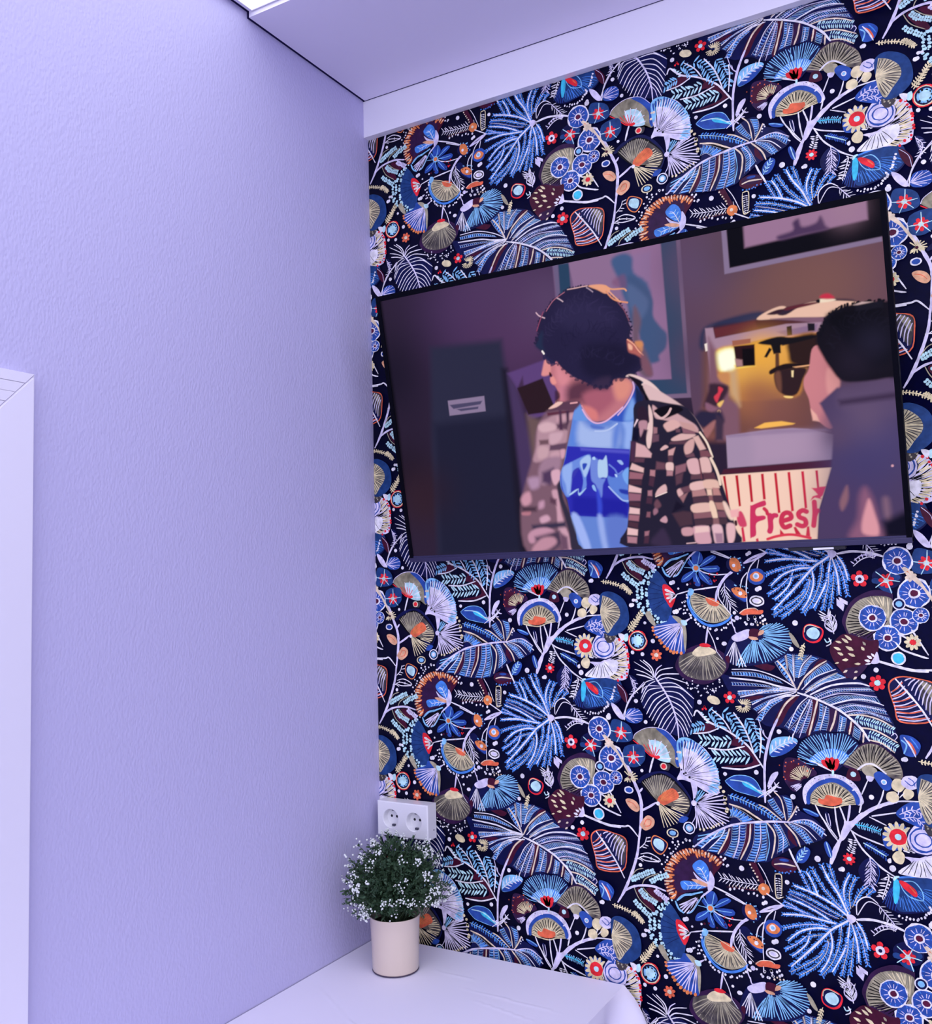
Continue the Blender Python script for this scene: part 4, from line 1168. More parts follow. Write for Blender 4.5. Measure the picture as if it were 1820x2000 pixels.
TVART = """
g -13.9,557.8 408.5,539.5 415.9,-24.7 -58.1,-10.6;c=2c2036;s=2
b 200.8,487.9;r=130;c=46305a;a=.8
b 316.6,429.9;r=150;c=52345c;a=.9
b 270.4,537.1;r=120;c=50385e;a=.8
b 5.4,384.7;r=110;c=1a1426;a=.9
b 381.3,475.6;r=80;c=5a4468;a=.7
b 21.3,186.8;r=90;c=201626;a=.9
b 49.2,125.5;r=70;c=34202a;a=.7
g 113.3,427.3 270.6,418.9 272.7,313.5 273.4,9.7 69.2,13.5 86.6,220.4;c=2a2a42;s=10
g 99.6,277.0 271.9,277.1 273.4,9.7 73.2,9.3;c=1c1c32;s=14;a=.85
g 263.3,365.7 275.4,364.1 285.2,5.5 256.4,6.6;c=1b1728;s=8
g -10.2,580.2 7.4,542.7 6.9,3.6 -104.8,7.4;c=0a0810;s=9
b 74.9,143.4;r=60;c=2e1c28;a=.5
g 137.2,319.3 219.3,319.2 218.6,289.7 137.2,289.7;c=8a7898;s=1.2
g 140.3,310.6 213.8,310.3 208.7,304.2 147.9,302.1;c=4a4464;s=1.2
g 154.2,300.7 203.9,300.3 202.4,296.0 164.5,295.8;c=4a4464;s=1
g 274.2,355.2 348.2,368.5 372.1,372.2 371.3,273.2 306.6,262.4 305.4,345.6 290.2,322.3;c=5c4078;s=3
g 274.2,355.2 290.7,325.9 310.5,200.1 302.9,16.0 273.4,9.7 275.1,240.1;c=46345c;s=7
g 334.2,259.4 412.1,261.6 352.0,87.4 305.8,163.9 304.0,273.6;c=6a5254;s=8
g 291.4,325.1 346.1,336.8 365.6,273.9 308.0,273.1;c=2a1820;s=2
g 390.9,536.0 575.9,533.9 562.6,411.9 473.7,150.4 421.7,278.1 387.3,370.1;c=70587c;s=2
g 392.8,535.6 402.3,535.5 403.0,465.0 392.8,459.8;c=6a5c80;s=2
g 402.2,534.5 422.9,534.1 421.0,482.5 398.4,458.9;c=27405e;s=2
g 422.9,534.1 607.9,538.9 590.3,308.6 432.9,432.6;c=8c6c90;s=2
g 541.5,535.7 593.1,535.4 590.5,303.4 522.5,303.7;c=946e96;s=2
g 593.8,535.9 620.7,536.3 614.7,275.5 571.9,274.0 523.3,310.4 588.8,303.6;c=2b4464;s=2
g 620.7,536.3 628.3,535.7 620.7,268.2 581.9,271.1 572.4,279.0 613.1,276.4;c=7c6484;s=1.5
g 534.4,525.6 574.8,524.4 559.0,379.3 532.7,416.7 511.5,480.2;c=90709a;s=6
f 502.1,521.9 524.4,530.9 540.9,521.1 541.4,494.7 567.5,457.2 553.3,326.8 539.2,348.8 539.6,415.6 519.0,452.3 512.3,486.7;c=425a86;s=5
f 529.3,490.2 555.3,472.4 569.5,443.6 566.7,417.7 578.1,396.1 588.5,381.4 584.4,358.9 571.1,347.5 570.1,337.7 554.3,336.5 545.8,354.4 539.1,388.9 524.7,417.8;c=3f557e;s=4
f 527.9,477.2 550.5,460.1 562.0,438.3 545.4,414.5 526.9,437.5;c=5a6c98;s=6;a=.6
f 501.8,488.6 523.8,494.6 524.7,471.2 504.2,478.2;c=7a4c70;s=5;a=.6
f 533.8,436.4 545.4,414.5 538.4,382.3 549.3,354.0 555.6,316.3 538.0,315.2 524.2,350.8;c=6c5468;s=5
f 530.7,376.7 543.5,364.8 535.1,352.6 528.5,356.9;c=d89060;s=3;a=.7
g 628.4,537.0 946.3,536.0 938.1,351.9 927.7,174.3 622.6,205.0 619.4,271.7;c=5a4058;s=1.5
b 766.3,435.1;r=120;c=74504c;a=.8
b 853.7,419.6;r=110;c=7e5650;a=.8
b 654.5,486.7;r=80;c=5c4868;a=.8
b 710.5,501.2;r=60;c=544050;a=.6
b 639.1,334.7;r=60;c=54405c;a=.8
g 697.4,535.7 705.9,535.8 705.2,472.6 937.9,477.9 937.8,469.8 695.8,463.9;c=857292;s=1.2
g 705.9,535.8 946.5,538.8 941.9,477.1 705.2,472.6;c=07060e;s=1.5
g 733.2,536.4 920.4,535.3 920.1,506.4 732.3,500.1;c=9a7494;s=3
f 810.1,524.1 819.3,528.2 824.0,515.2 844.5,516.9 852.4,525.7 858.4,511.1 860.6,503.2 820.0,502.5 790.3,500.9 784.9,508.1 809.1,512.3;c=4c3458;s=4
b 890.8,527.8;r=30;c=a07c94;a=.6
g 612.6,195.0 662.0,298.4 822.3,259.5 808.3,176.0;c=84504c;s=10
g 647.2,349.8 849.3,366.1 834.4,183.7 635.9,203.7;c=6c4440;s=9;a=.9
f 666.9,382.3 699.8,389.9 792.8,393.5 851.8,395.9 893.6,385.8 849.3,366.1 759.6,361.7 671.4,362.4;c=2e2034;s=3
f 642.5,354.4 653.0,381.3 689.9,390.5 745.6,394.4 751.4,378.9 694.8,382.3 656.5,378.8 649.4,345.8;c=2c3050;s=5
g 667.8,377.1 742.7,382.1 790.1,372.7 831.3,366.2 785.4,359.0 735.3,361.2 670.1,361.7;c=4c2028;s=3
g 668.0,378.9 737.1,381.1 743.0,365.5 670.2,362.6;c=6a2c34;s=4;a=.7
f 740.9,382.4 754.4,391.2 778.1,397.3 788.4,393.8 773.6,386.2 787.4,382.2 818.2,395.1 850.6,394.1 888.4,386.9 893.0,382.6 871.2,378.3 843.5,369.6 797.4,376.1 762.2,379.0;c=e8bca8;s=1.6
f 757.7,387.9 774.2,392.5 786.5,391.4 773.5,385.3;c=30182a;s=1.5
f 788.4,393.8 816.5,395.4 837.1,394.6 835.1,392.3 798.6,389.4 786.3,389.6;c=5c2430;s=1.6
f 837.1,395.5 840.8,398.4 855.9,397.6 864.0,392.7 843.7,392.6;c=f0dcc4;s=1.5
f 841.0,401.0 844.7,404.8 854.9,404.8 862.6,396.5 850.8,396.7;c=c43048;s=2.5
f 834.6,395.9 838.3,398.8 841.0,397.0 839.4,392.4;c=08060e;s=1
f 762.3,379.9 841.8,369.9 853.1,362.7 847.7,358.3 797.0,371.6;c=7e5a70;s=2
g 654.8,381.0 668.1,379.9 670.1,361.7 786.2,367.9 851.3,361.2 849.0,354.5 831.3,346.5 759.6,350.1 669.0,341.1 656.3,280.1 655.1,345.0;c=a4839a;s=1.6
g 651.3,355.0 656.2,356.2 655.8,343.0 652.0,342.6;c=f8e8e0;s=1
g 771.0,357.5 834.2,360.4 831.5,348.3 784.4,348.2;c=8a6c8c;s=2
g 786.6,363.3 794.6,363.9 794.2,348.6 786.3,348.9;c=141018;s=1
g 819.0,363.7 830.0,361.9 829.1,350.5 818.8,351.1;c=161420;s=1
g 782.6,347.6 832.3,348.2 832.1,346.0 782.4,344.9;c=e8a8a8;s=1
f 669.2,342.9 733.8,344.8 784.3,346.4 831.3,346.5 825.1,313.3 807.2,286.8 797.2,251.6 761.3,248.5 699.3,254.0 684.6,276.6 664.2,301.9;c=d08838;s=4
b 751.6,301.6;r=45;c=e8a848;a=.9
b 714.4,295.4;r=38;c=f0b450;a=.9
b 743.4,330.4;r=32;c=f0ac40;a=.9
b 775.5,327.7;r=24;c=e8a850;a=.7
b 726.4,265.8;r=40;c=c08048;a=.7
b 725.1,250.9;r=40;c=9a5c44;a=.7
b 760.0,233.8;r=50;c=80504c;a=.8
f 789.2,342.1 832.9,344.5 823.8,297.3 791.0,301.8 785.4,319.0;c=2c1a18;s=5
f 668.9,339.2 700.2,341.3 698.8,306.8 681.5,303.5 667.2,312.9;c=fff0a0;s=4
f 673.2,334.8 698.1,338.8 697.1,308.9 676.2,307.9;c=ffffe8;s=4
g 697.4,312.6 732.1,307.0 700.6,306.6;c=f8d060;s=2
g 699.5,344.2 733.6,342.9 731.4,309.0 700.9,309.4;c=2a1014;s=1.5
g 712.9,338.5 732.1,336.7 730.4,308.2 711.2,310.8;c=0c0608;s=2
g 699.4,323.6 711.2,320.1 711.2,309.8 701.0,310.3;c=a87c80;s=2
g 697.6,353.8 728.1,353.0 727.4,345.7 697.8,345.4;c=a0604c;s=1.2
f 739.2,344.0 770.3,349.4 794.7,344.9 831.0,343.0 830.7,339.5 781.4,334.1 776.2,334.9 758.5,337.5;c=141014;s=1.6
g 758.8,341.1 774.7,338.7 774.2,322.4 762.5,322.2;c=141012;s=1.2
g 756.4,334.1 760.6,330.7 751.3,318.2 746.9,319.8;c=120e10;s=1.2
g 765.3,323.6 771.2,322.8 769.8,299.1 763.2,300.0;c=5a3828;s=1.5
f 753.9,296.7 769.7,302.8 785.9,304.3 818.6,298.0 818.3,294.4 790.3,294.5 765.2,292.4 754.2,290.1;c=1e1214;s=1.5
g 790.6,297.8 820.3,297.8 820.2,296.0 795.7,295.3;c=f0b080;s=1
f 760.6,291.2 770.9,295.3 809.6,293.8 804.6,276.3 793.9,253.8 777.8,252.1 766.0,260.9 760.8,272.7;c=2e1c20;s=2
f 761.3,289.2 770.5,291.7 769.6,260.5 762.9,266.8;c=6c4438;s=3
g 788.0,292.1 791.5,291.7 790.0,280.9 787.5,282.1;c=f8dca8;s=1
f 772.5,252.7 786.5,250.1 784.5,247.6 775.7,249.0;c=f8d080;s=1
g 659.0,365.2 669.2,342.9 669.7,299.3 684.9,280.3 684.6,257.6 698.8,248.3 694.9,187.0 659.0,190.5 650.6,280.8;c=7e5668;s=6
g 687.3,304.6 700.4,304.7 700.3,244.4 687.2,264.9;c=c8a078;s=7
f 669.9,301.2 687.1,302.7 685.3,284.1 672.5,289.5;c=c88858;s=4
f 655.2,287.9 683.1,280.6 679.7,265.8 662.8,248.7 649.5,250.2 639.9,251.3 650.0,275.1;c=3a2434;s=4
f 667.9,280.6 675.0,275.9 670.5,268.8 665.8,259.8 662.4,254.5 658.6,264.5 666.0,271.3;c=d83c50;s=2
f 663.2,252.5 674.1,256.9 670.6,249.7 666.4,246.4;c=f0c070;s=2
o 664.7,238.9;r=3.4;c=e8b090
f 620.2,230.3 633.4,244.4 656.2,239.9 667.7,240.5 671.6,220.9 655.8,216.8 636.1,213.1;c=2a2440;s=5
f 629.5,206.0 652.7,223.9 658.1,220.4 640.3,197.1;c=a0686a;s=3
f 644.3,256.6 660.5,245.1 652.4,240.3 643.2,245.2;c=8a5c74;s=3
g 659.6,235.6 671.0,224.8 666.6,189.7 653.3,191.0;c=3e2e44;s=4
g 720.8,205.3 738.0,211.9 745.4,212.1 765.3,211.8 786.2,205.9 782.5,204.4 731.7,203.2;c=f8b858;s=1.5
g 672.4,197.0 738.1,199.9 781.4,198.8 805.8,194.8 844.6,181.7 840.5,141.6 669.9,141.7;c=a48caa;s=1.5
g 672.4,197.0 756.3,199.0 833.4,192.0 839.9,187.7 770.0,191.1 675.9,193.6;c=8c7496;s=3;a=.8
g 715.5,194.6 831.4,188.5 826.2,146.9 714.6,145.3;c=b596b4;s=14;a=.5
g 663.0,140.0 839.6,141.1 837.2,128.5 658.4,132.2;c=4a1c30;s=1.6
g 655.4,130.9 837.2,129.0 812.3,62.6 805.5,12.7 669.1,13.0 651.4,99.9;c=f6cebc;s=1
g 660.4,128.5 664.6,128.6 666.8,75.5 663.5,77.6;c=b01428;s=.8
g 681.4,128.0 686.0,128.1 686.2,75.0 682.4,74.5;c=b81428;s=.8
g 702.7,127.5 707.4,127.5 707.2,81.0 703.0,80.9;c=bc1830;s=.8
g 724.1,127.3 728.6,127.4 728.3,83.9 723.9,83.8;c=c01c34;s=.8
g 745.6,127.0 749.8,127.0 750.2,59.8 746.0,59.1;c=c41c34;s=.8
g 767.2,126.7 771.5,126.8 772.0,61.7 767.6,60.6;c=cc2038;s=.8
g 789.0,126.3 793.3,126.3 793.5,64.9 789.4,64.4;c=d02440;s=.8
g 811.1,126.0 815.1,126.0 815.0,96.0 811.7,94.4;c=c82440;s=.8
g 802.9,97.8 810.8,97.2 816.1,98.7 825.7,98.9 819.3,84.5 815.5,81.1 817.1,78.2 806.8,81.7 799.4,76.9 803.5,83.8 811.6,86.0 808.5,90.9;c=e04060;s=1
g 682.9,37.5 686.8,39.2 688.3,13.8 683.4,13.0;c=d02c50;s=.8
g 705.6,16.9 709.5,18.6 710.3,12.8 706.1,12.4;c=c82c4c;s=.8
g 746.9,32.3 753.4,23.3 746.0,22.7;c=c82840;s=.8
g 768.9,34.0 772.5,34.8 780.3,21.1 771.5,22.5;c=c82840;s=.8
g 790.4,33.8 794.0,34.6 794.3,16.7 787.3,18.9;c=d03048;s=.8
k 725.1,16.0 740.3,20.1 758.8,22.1 773.1,20.5 794.1,14.8;w=4.6;c=dc3850
f 701.2,71.4 704.4,75.1 723.7,81.9 727.6,80.3 726.6,73.3 711.3,68.8 710.2,57.3 721.4,56.7 725.3,54.5 723.5,49.8 709.0,43.9 706.8,24.6 699.3,20.1 696.7,23.1;c=cc3460;s=.8
k 732.4,56.0 732.2,36.9 730.0,29.3;w=9;c=cc3460
k 732.7,48.4 737.9,55.3 742.5,55.5;w=8;c=cc3460
k 724.3,68.0 727.6,64.0 728.7,59.1;w=6;c=cc3050
k 750.8,45.4 765.7,49.4 765.4,57.0 759.3,59.2 752.9,54.9 750.1,43.6 754.4,34.7 763.7,37.1;w=8;c=cc3454
k 791.6,59.2 785.6,61.5 779.0,57.1 780.2,50.5 787.9,46.2 789.0,38.6 783.3,35.2 775.5,38.4;w=8;c=d43858
k 805.3,74.3 804.6,55.6 801.1,35.2;w=8;c=dc3c5c
k 805.2,51.8 809.4,60.0 811.9,58.9;w=6;c=dc3c5c
f 678.6,63.0 684.7,66.6 689.6,58.5 692.7,40.8 682.1,39.4 677.3,49.5;c=d04468;s=1.5
f 672.6,49.7 676.5,50.5 676.7,42.7 672.8,41.9;c=402028;s=1
f 822.3,321.4 834.4,325.7 844.4,306.0 858.9,270.4 856.7,243.1 843.8,192.1 821.5,206.9 813.5,217.1 811.1,242.4 805.3,261.8 806.6,277.1 815.3,291.5;c=cc8088;s=1.6
f 842.9,287.8 859.5,270.3 857.2,249.2 850.5,237.7 839.9,251.3;c=e09898;s=4
f 838.7,236.0 856.9,246.1 850.4,200.7 830.3,205.9;c=a86878;s=7;a=.7
g 812.8,226.6 820.8,216.3 824.3,205.0 814.2,207.7;c=f4b4a8;s=2
g 826.8,234.3 854.8,255.6 952.6,252.4 950.1,142.0 947.5,8.4 805.1,10.2 812.2,59.4 835.6,127.3 845.0,188.9;c=4c3c60;s=3
f 863.6,257.6 947.6,258.9 949.0,202.2 863.3,217.8;c=5c4868;s=9
b 904.9,167.5;r=70;c=4a4272;a=.9
b 881.7,123.5;r=60;c=443c6c;a=.8
b 853.4,56.9;r=60;c=4c3a64;a=.8
b 848.9,182.3;r=30;c=584464;a=.8
b 894.0,208.2;r=45;c=645070;a=.8
g 856.1,235.5 943.4,238.6 945.5,229.4 858.3,227.6;c=3c2c48;s=6
f 829.6,338.7 849.8,372.0 864.7,378.6 890.5,381.9 934.6,378.9 953.1,372.9 950.0,273.4 925.9,261.7 875.4,262.2 858.9,270.4 848.7,287.0 838.6,306.8;c=120e18;s=3
f 849.8,372.0 906.7,374.7 933.5,364.4 939.2,292.7 899.9,286.2 869.6,332.7;c=08070e;s=8
b 913.7,320.1;r=36;c=221f34;a=.7
b 880.6,291.8;r=34;c=221b2c;a=.7
w 832.5,338.2 852.4,368.6 867.6,378.2 893.3,381.4 934.6,378.3;n=26;l=5;w=3;c=0e0c16
w 845.4,318.0 877.1,355.6 916.8,361.2 939.5,334.0;n=22;l=14;w=2;c=1e1b2c;a=.25
g 889.1,381.2 901.9,383.8 918.3,381.1 895.9,378.9;c=d0b0b0;s=1.5
g 891.8,380.2 932.0,380.8 931.3,370.7 892.5,371.1;c=161420;s=2
f 851.6,88.5 858.1,97.4 857.8,75.5 847.6,57.3 844.2,70.1;c=8a6070;s=4
f 875.6,80.6 885.1,92.3 894.7,70.0 900.6,35.5 907.2,10.3 855.6,11.1 869.8,43.4;c=8a5a78;s=9
f 882.7,61.4 889.3,73.4 895.9,48.2 899.9,26.2 896.2,13.9 876.5,18.0 874.8,33.7;c=dc98a4;s=4
f 909.0,72.1 917.4,71.6 917.9,40.7 909.8,44.3;c=806078;s=7
g 906.3,35.2 952.3,57.1 951.4,5.2 907.1,8.7;c=0e0c20;s=9
o 926.8,124.1;r=2;c=d8a0b0
f 273.4,9.7 267.8,92.5 287.8,150.6 310.5,200.1 319.6,239.3 348.2,275.9 399.2,280.7 404.6,262.4 383.9,218.5 367.1,177.0 358.3,138.0 367.6,86.5 366.0,9.8;c=7c5a6c;s=5
f 326.1,251.0 347.0,262.1 365.4,267.4 402.0,269.2 392.2,252.8 385.3,236.1 377.2,209.0 363.0,197.1 335.5,184.7 307.5,184.1 315.9,210.4;c=b48c9c;s=4
g 364.8,263.1 400.0,265.0 395.6,255.4 363.7,254.4;c=cc9cac;s=3;a=.8
g 346.7,272.4 402.4,272.0 401.1,267.8 347.6,266.4;c=5c2c40;s=2.5
g 363.0,248.6 390.4,251.6 383.8,236.2 363.7,241.2;c=5c4054;s=4
g 371.2,275.5 375.9,275.0 374.4,237.2 368.1,237.8;c=4a2c48;s=3
g 384.9,271.1 391.5,273.2 388.9,251.7 383.5,246.5;c=3c2440;s=3
g 324.1,223.0 343.6,222.6 342.5,213.8 324.6,214.0;c=70505c;s=3
g 345.5,212.0 380.9,213.1 376.2,200.3 342.6,201.9;c=60445c;s=3
f 327.7,250.9 344.5,255.0 359.8,249.0 358.6,238.8 335.6,236.7 326.5,242.1;c=d4acb8;s=4
f 346.3,231.2 361.2,234.1 373.6,231.4 365.5,217.5 347.3,213.3;c=cca4b4;s=4
f 320.7,209.9 340.1,208.1 336.3,190.6 318.1,189.2;c=c8a0ac;s=4
f 345.0,195.8 361.6,198.7 361.5,185.4 344.8,180.9;c=c89cac;s=4
f 364.9,199.9 374.6,200.5 371.4,187.5 364.7,185.1;c=d4a0b4;s=3
f 329.0,185.3 361.9,188.3 358.9,164.9 340.3,145.5 319.7,138.1 314.6,162.5;c=a07c94;s=5
g 322.8,161.9 346.5,168.9 351.4,156.6 335.9,136.9 320.5,144.0;c=50385a;s=6
f 342.5,163.3 358.7,163.4 356.3,144.3 345.6,136.2 340.7,148.5;c=d8a8bc;s=3
f 291.7,152.3 313.5,153.6 312.8,135.6 295.7,132.3;c=b08cac;s=6
f 271.3,112.6 279.6,124.3 291.6,126.5 292.6,108.2 278.1,100.0;c=cc94a8;s=5
f 308.9,105.6 319.1,108.0 317.6,96.0 307.4,93.6;c=c494b0;s=5
f 271.7,89.6 288.6,90.2 285.9,82.7 270.9,83.6;c=b87888;s=3
g 271.2,98.9 301.2,97.0 300.2,89.5 271.9,91.2;c=3a2838;s=6
f 337.7,124.8 352.3,125.2 351.7,107.3 352.1,84.8 358.1,54.5 362.6,39.3 365.5,10.6 349.4,11.2 342.0,55.3 343.4,92.9;c=cc9cb0;s=3.5
g 332.9,113.1 345.5,109.3 344.0,97.4 331.8,104.1;c=5c3c50;s=4
f 306.7,75.4 322.2,80.6 327.6,71.2 310.3,64.6;c=d0a0b8;s=4
g 288.3,62.7 359.5,66.4 359.9,55.9 288.6,51.9;c=38304a;s=5
f 277.4,43.3 292.3,54.8 319.1,56.5 334.3,46.6 309.9,35.6 282.1,27.7;c=c490a8;s=4
g 292.0,39.5 344.4,49.2 347.9,24.9 326.7,12.1 306.9,12.8 292.1,27.3;c=4a3850;s=6
f 282.0,13.8 303.3,35.9 329.9,37.8 334.9,25.4 310.2,12.7;c=c08ca0;s=5
g 344.1,46.2 359.1,36.4 359.1,10.8 343.0,11.4;c=6c4c64;s=5
f 350.4,135.8 361.1,143.9 359.1,114.3 368.1,83.9 384.2,32.3 393.9,7.9 365.5,10.6 363.4,45.2 355.7,87.6 350.7,111.9;c=322c40;s=3
f 404.4,276.1 416.6,273.3 427.1,257.7 443.8,243.0 468.6,247.5 494.2,261.6 518.5,267.3 519.4,256.0 510.1,231.7 500.8,188.8 493.3,148.2 486.8,91.2 479.0,48.3 474.9,12.1 388.3,14.1 377.2,53.5 370.6,77.8 367.9,107.8 357.7,129.3 358.3,153.1 368.0,173.0 377.9,201.6 390.0,235.6;c=6484d4;s=1.4
f 401.8,267.7 414.7,270.6 408.8,248.1 396.2,208.7 385.3,209.7 393.5,238.1;c=5c84dc;s=4
f 409.0,249.6 430.5,234.3 466.7,230.6 482.5,237.5 474.7,195.5 405.2,204.9;c=a4b8ec;s=9
f 484.4,254.2 508.8,260.0 512.8,242.7 501.3,193.0 489.7,195.5 494.7,226.3;c=94b0f0;s=6
f 472.5,228.5 486.4,245.5 488.1,234.0 476.2,195.4 467.4,197.6;c=6484d8;s=7
f 431.3,241.4 455.0,234.6 451.5,230.7 433.5,234.0;c=5470c8;s=3
k 437.5,228.6 460.3,227.7 481.0,237.6;w=3;c=b4c4f0
f 468.5,246.1 497.2,261.3 510.7,276.6 521.5,294.8 527.9,299.6 524.8,272.1 516.9,253.5;c=3c5cc8;s=3
f 468.5,246.1 497.9,268.2 512.1,289.0 518.6,307.7 522.3,301.7 531.1,275.6 518.4,240.7;c=3456c0;s=2
f 495.1,243.2 510.9,278.0 518.6,268.7 512.6,241.3;c=7ca4e8;s=6
f 522.3,301.7 533.4,283.6 533.9,275.2 521.6,243.1 518.8,257.4;c=18244c;s=4
f 414.5,282.2 403.7,270.4 398.5,253.6 426.2,250.6 418.8,265.8;c=6894e0;s=2
g 380.1,206.6 499.4,189.7 487.6,91.2 480.9,65.6 370.5,77.0 367.7,106.3 358.5,129.3 358.9,151.5 368.0,173.0 374.5,187.2;c=2c2cb0;s=1.2
g 404.8,202.0 499.2,187.5 497.8,182.0 405.7,196.1;c=5454c8;s=3
g 378.1,113.0 487.6,98.4 481.1,67.0 373.8,77.6;c=2020a0;s=6
f 361.4,158.8 369.2,170.0 386.0,177.4 418.7,187.7 424.0,179.9 418.8,162.9 410.6,146.0 408.5,128.6 397.9,119.1 403.6,140.7 399.9,161.5 390.5,162.3 378.6,142.6 375.3,116.2 365.4,113.9 360.0,135.1;c=6c8ce0;s=1.6
f 365.7,167.3 379.2,173.6 385.3,171.6 376.8,127.9 369.0,116.6 368.0,134.5 363.5,149.7;c=94b0f0;s=3
f 403.6,178.8 418.5,186.2 423.6,177.1 416.9,160.1 407.5,146.3 403.0,161.3 400.9,170.2;c=a8c4f0;s=2
f 405.8,171.3 415.1,170.5 406.7,159.5;c=2c48b8;s=1.5
f 385.5,159.8 398.7,164.6 389.3,152.1 382.1,145.3;c=3838b0;s=2
f 372.2,116.4 385.9,124.3 392.3,125.3 376.9,116.1;c=b8d8f8;s=1.4
f 392.3,125.3 393.0,117.9 406.6,125.8 406.4,124.3 394.0,113.4 390.5,116.6;c=a8ccf4;s=1.4
f 423.6,177.1 437.4,175.9 436.7,144.0 447.0,140.3 441.1,129.1 437.2,109.0 432.6,109.3 427.3,130.1 419.5,142.4;c=7088dc;s=2
f 437.2,174.4 446.5,175.1 454.1,181.6 452.2,145.7 442.8,143.5 433.8,145.7;c=b0ccf0;s=1.6
f 426.4,181.2 431.2,182.2 432.1,177.0 426.8,177.5;c=b0d0f8;s=1
f 419.5,129.3 424.3,130.4 427.5,118.4 421.7,121.8;c=90b8f0;s=1
f 427.7,119.9 432.3,119.6 435.5,94.5 431.4,72.8 425.2,73.1 426.3,95.1;c=3848d0;s=4
f 452.1,144.3 465.5,141.8 493.6,151.0 488.2,96.9 475.9,100.6 455.6,122.3;c=5c80d8;s=2
f 481.4,149.1 494.2,156.7 490.9,126.9 482.8,134.7;c=78a8f0;s=2
f 473.4,171.3 480.9,171.4 484.7,164.6 480.1,163.6;c=9cb8f0;s=1.2
k 457.6,165.5 467.1,156.0 472.1,147.0 481.7,152.0;w=3;c=6880d8
k 452.2,125.4 462.2,113.1 475.7,99.2 486.0,97.1;w=3;c=a0b8f0
f 472.0,119.6 489.6,115.5 488.8,108.4 474.2,112.3;c=2838a8;s=2
f 466.1,147.5 470.5,145.7 470.0,141.4 467.1,143.1;c=b8d4ff;s=1
f 372.0,76.2 387.6,73.8 404.1,13.5 388.3,14.1;c=a0b4f4;s=4
f 423.4,70.3 434.0,68.2 438.2,12.1 427.4,12.6;c=98acec;s=5
f 441.6,67.8 479.3,64.2 473.4,12.2 441.5,13.5;c=6078cc;s=8
f 355.8,369.2 367.3,358.9 377.4,363.3 388.5,350.3 410.9,328.6 441.1,323.3 485.7,317.5 504.9,316.5 514.3,308.3 517.7,299.5 511.8,286.3 494.7,265.8 470.3,248.7 454.8,246.1 439.6,246.3 426.6,253.5 414.5,282.2 399.3,285.4 380.8,289.0 367.4,283.3 365.9,290.7 375.6,298.3 375.0,305.7 371.3,314.8 367.4,321.2 361.6,326.3 360.7,332.2 366.4,338.7 362.0,342.2 352.1,340.3 345.1,342.2 345.8,347.2 351.4,359.6;c=c07480;s=1.6
f 355.0,369.3 364.2,359.3 362.2,343.6 352.2,340.6 345.3,342.6 346.9,350.0;c=e09090;s=3
f 376.7,357.6 387.8,344.6 398.7,331.6 400.1,317.1 392.8,309.3 381.1,316.5 373.5,332.0;c=d88894;s=8
f 361.1,335.0 367.8,337.1 372.6,324.9 364.4,323.0;c=e89490;s=2.5
f 378.0,316.9 402.8,313.8 396.9,291.5 381.0,290.4 375.5,296.9;c=c87c90;s=6
f 393.5,315.0 426.0,325.2 470.0,311.1 467.7,291.6 431.3,293.1 426.3,276.5 414.7,283.6 390.0,286.5;c=5c3448;s=12
f 422.5,297.0 469.4,305.5 481.6,281.4 461.5,263.9 440.6,254.8 431.3,267.3;c=a85c70;s=10
f 485.3,313.4 507.6,314.7 516.4,301.0 503.9,281.6 487.5,280.7 482.0,298.3;c=dc8c80;s=8
f 420.2,277.2 443.5,265.9 444.5,248.6 426.8,254.9;c=d87c7c;s=5
k 417.1,277.6 424.6,262.3 432.3,250.0;w=2.4;c=d090a8
k 417.8,270.3 426.6,253.5 440.7,243.0 459.2,244.2 478.5,254.9 494.7,265.8;w=2.6;c=e0b0d8
k 484.3,252.9 500.9,267.9 512.9,283.3 519.5,296.5 518.6,307.7;w=2.6;c=d8b0d8
f 368.5,291.9 383.8,287.2 390.4,289.3 414.9,285.0 400.7,270.8 372.6,273.9 348.5,273.7 360.7,281.1 367.6,284.7;c=5a3a50;s=3
f 350.8,279.3 368.1,289.0 371.4,290.1 380.6,287.6 367.0,280.4;c=f0c0b8;s=1.6
k 396.0,284.3 408.6,284.3;w=3;c=e0a0a8
f 368.4,310.8 376.5,305.5 375.1,294.0 366.7,290.7 366.4,300.9;c=32141c;s=3;a=.7
f 360.9,346.0 364.5,342.6 364.5,336.8 360.1,339.5;c=3a1018;s=1.6
f 340.3,399.0 347.8,419.6 352.3,442.0 368.6,456.6 381.4,470.2 401.6,480.9 418.0,487.9 441.1,488.1 460.5,486.1 484.2,470.9 504.4,453.7 516.8,433.8 521.9,415.1 524.7,400.9 521.1,382.2 529.6,367.2 538.6,343.8 537.3,331.6 524.6,322.2 506.3,316.3 485.7,317.5 475.3,304.8 454.1,304.6 425.4,321.0 405.2,333.6 385.5,352.1 377.6,364.7 369.1,360.1 357.8,371.8 352.9,384.1;c=241f40;s=1.8
f 432.7,381.2 492.9,379.4 520.3,361.6 535.2,338.8 501.0,321.2 456.1,321.3 427.7,339.3;c=1b1733;s=12
f 395.6,457.8 442.7,464.1 485.4,443.0 496.8,413.5 436.1,409.0 392.1,430.0;c=2e284c;s=16;a=.8
f 339.1,402.0 356.1,421.2 353.2,398.5 354.9,386.7 344.2,391.1;c=222c4a;s=5
f 456.1,321.3 477.2,321.4 472.0,302.4 456.8,301.4 439.8,312.1;c=3c2c48;s=7;a=.7
w 338.9,400.6 347.8,419.6 352.8,439.0 368.4,455.2 381.3,469.5 401.5,480.2 417.9,487.3 441.0,487.4 457.4,485.2;n=33;l=3.5;w=3.2;c=26203e
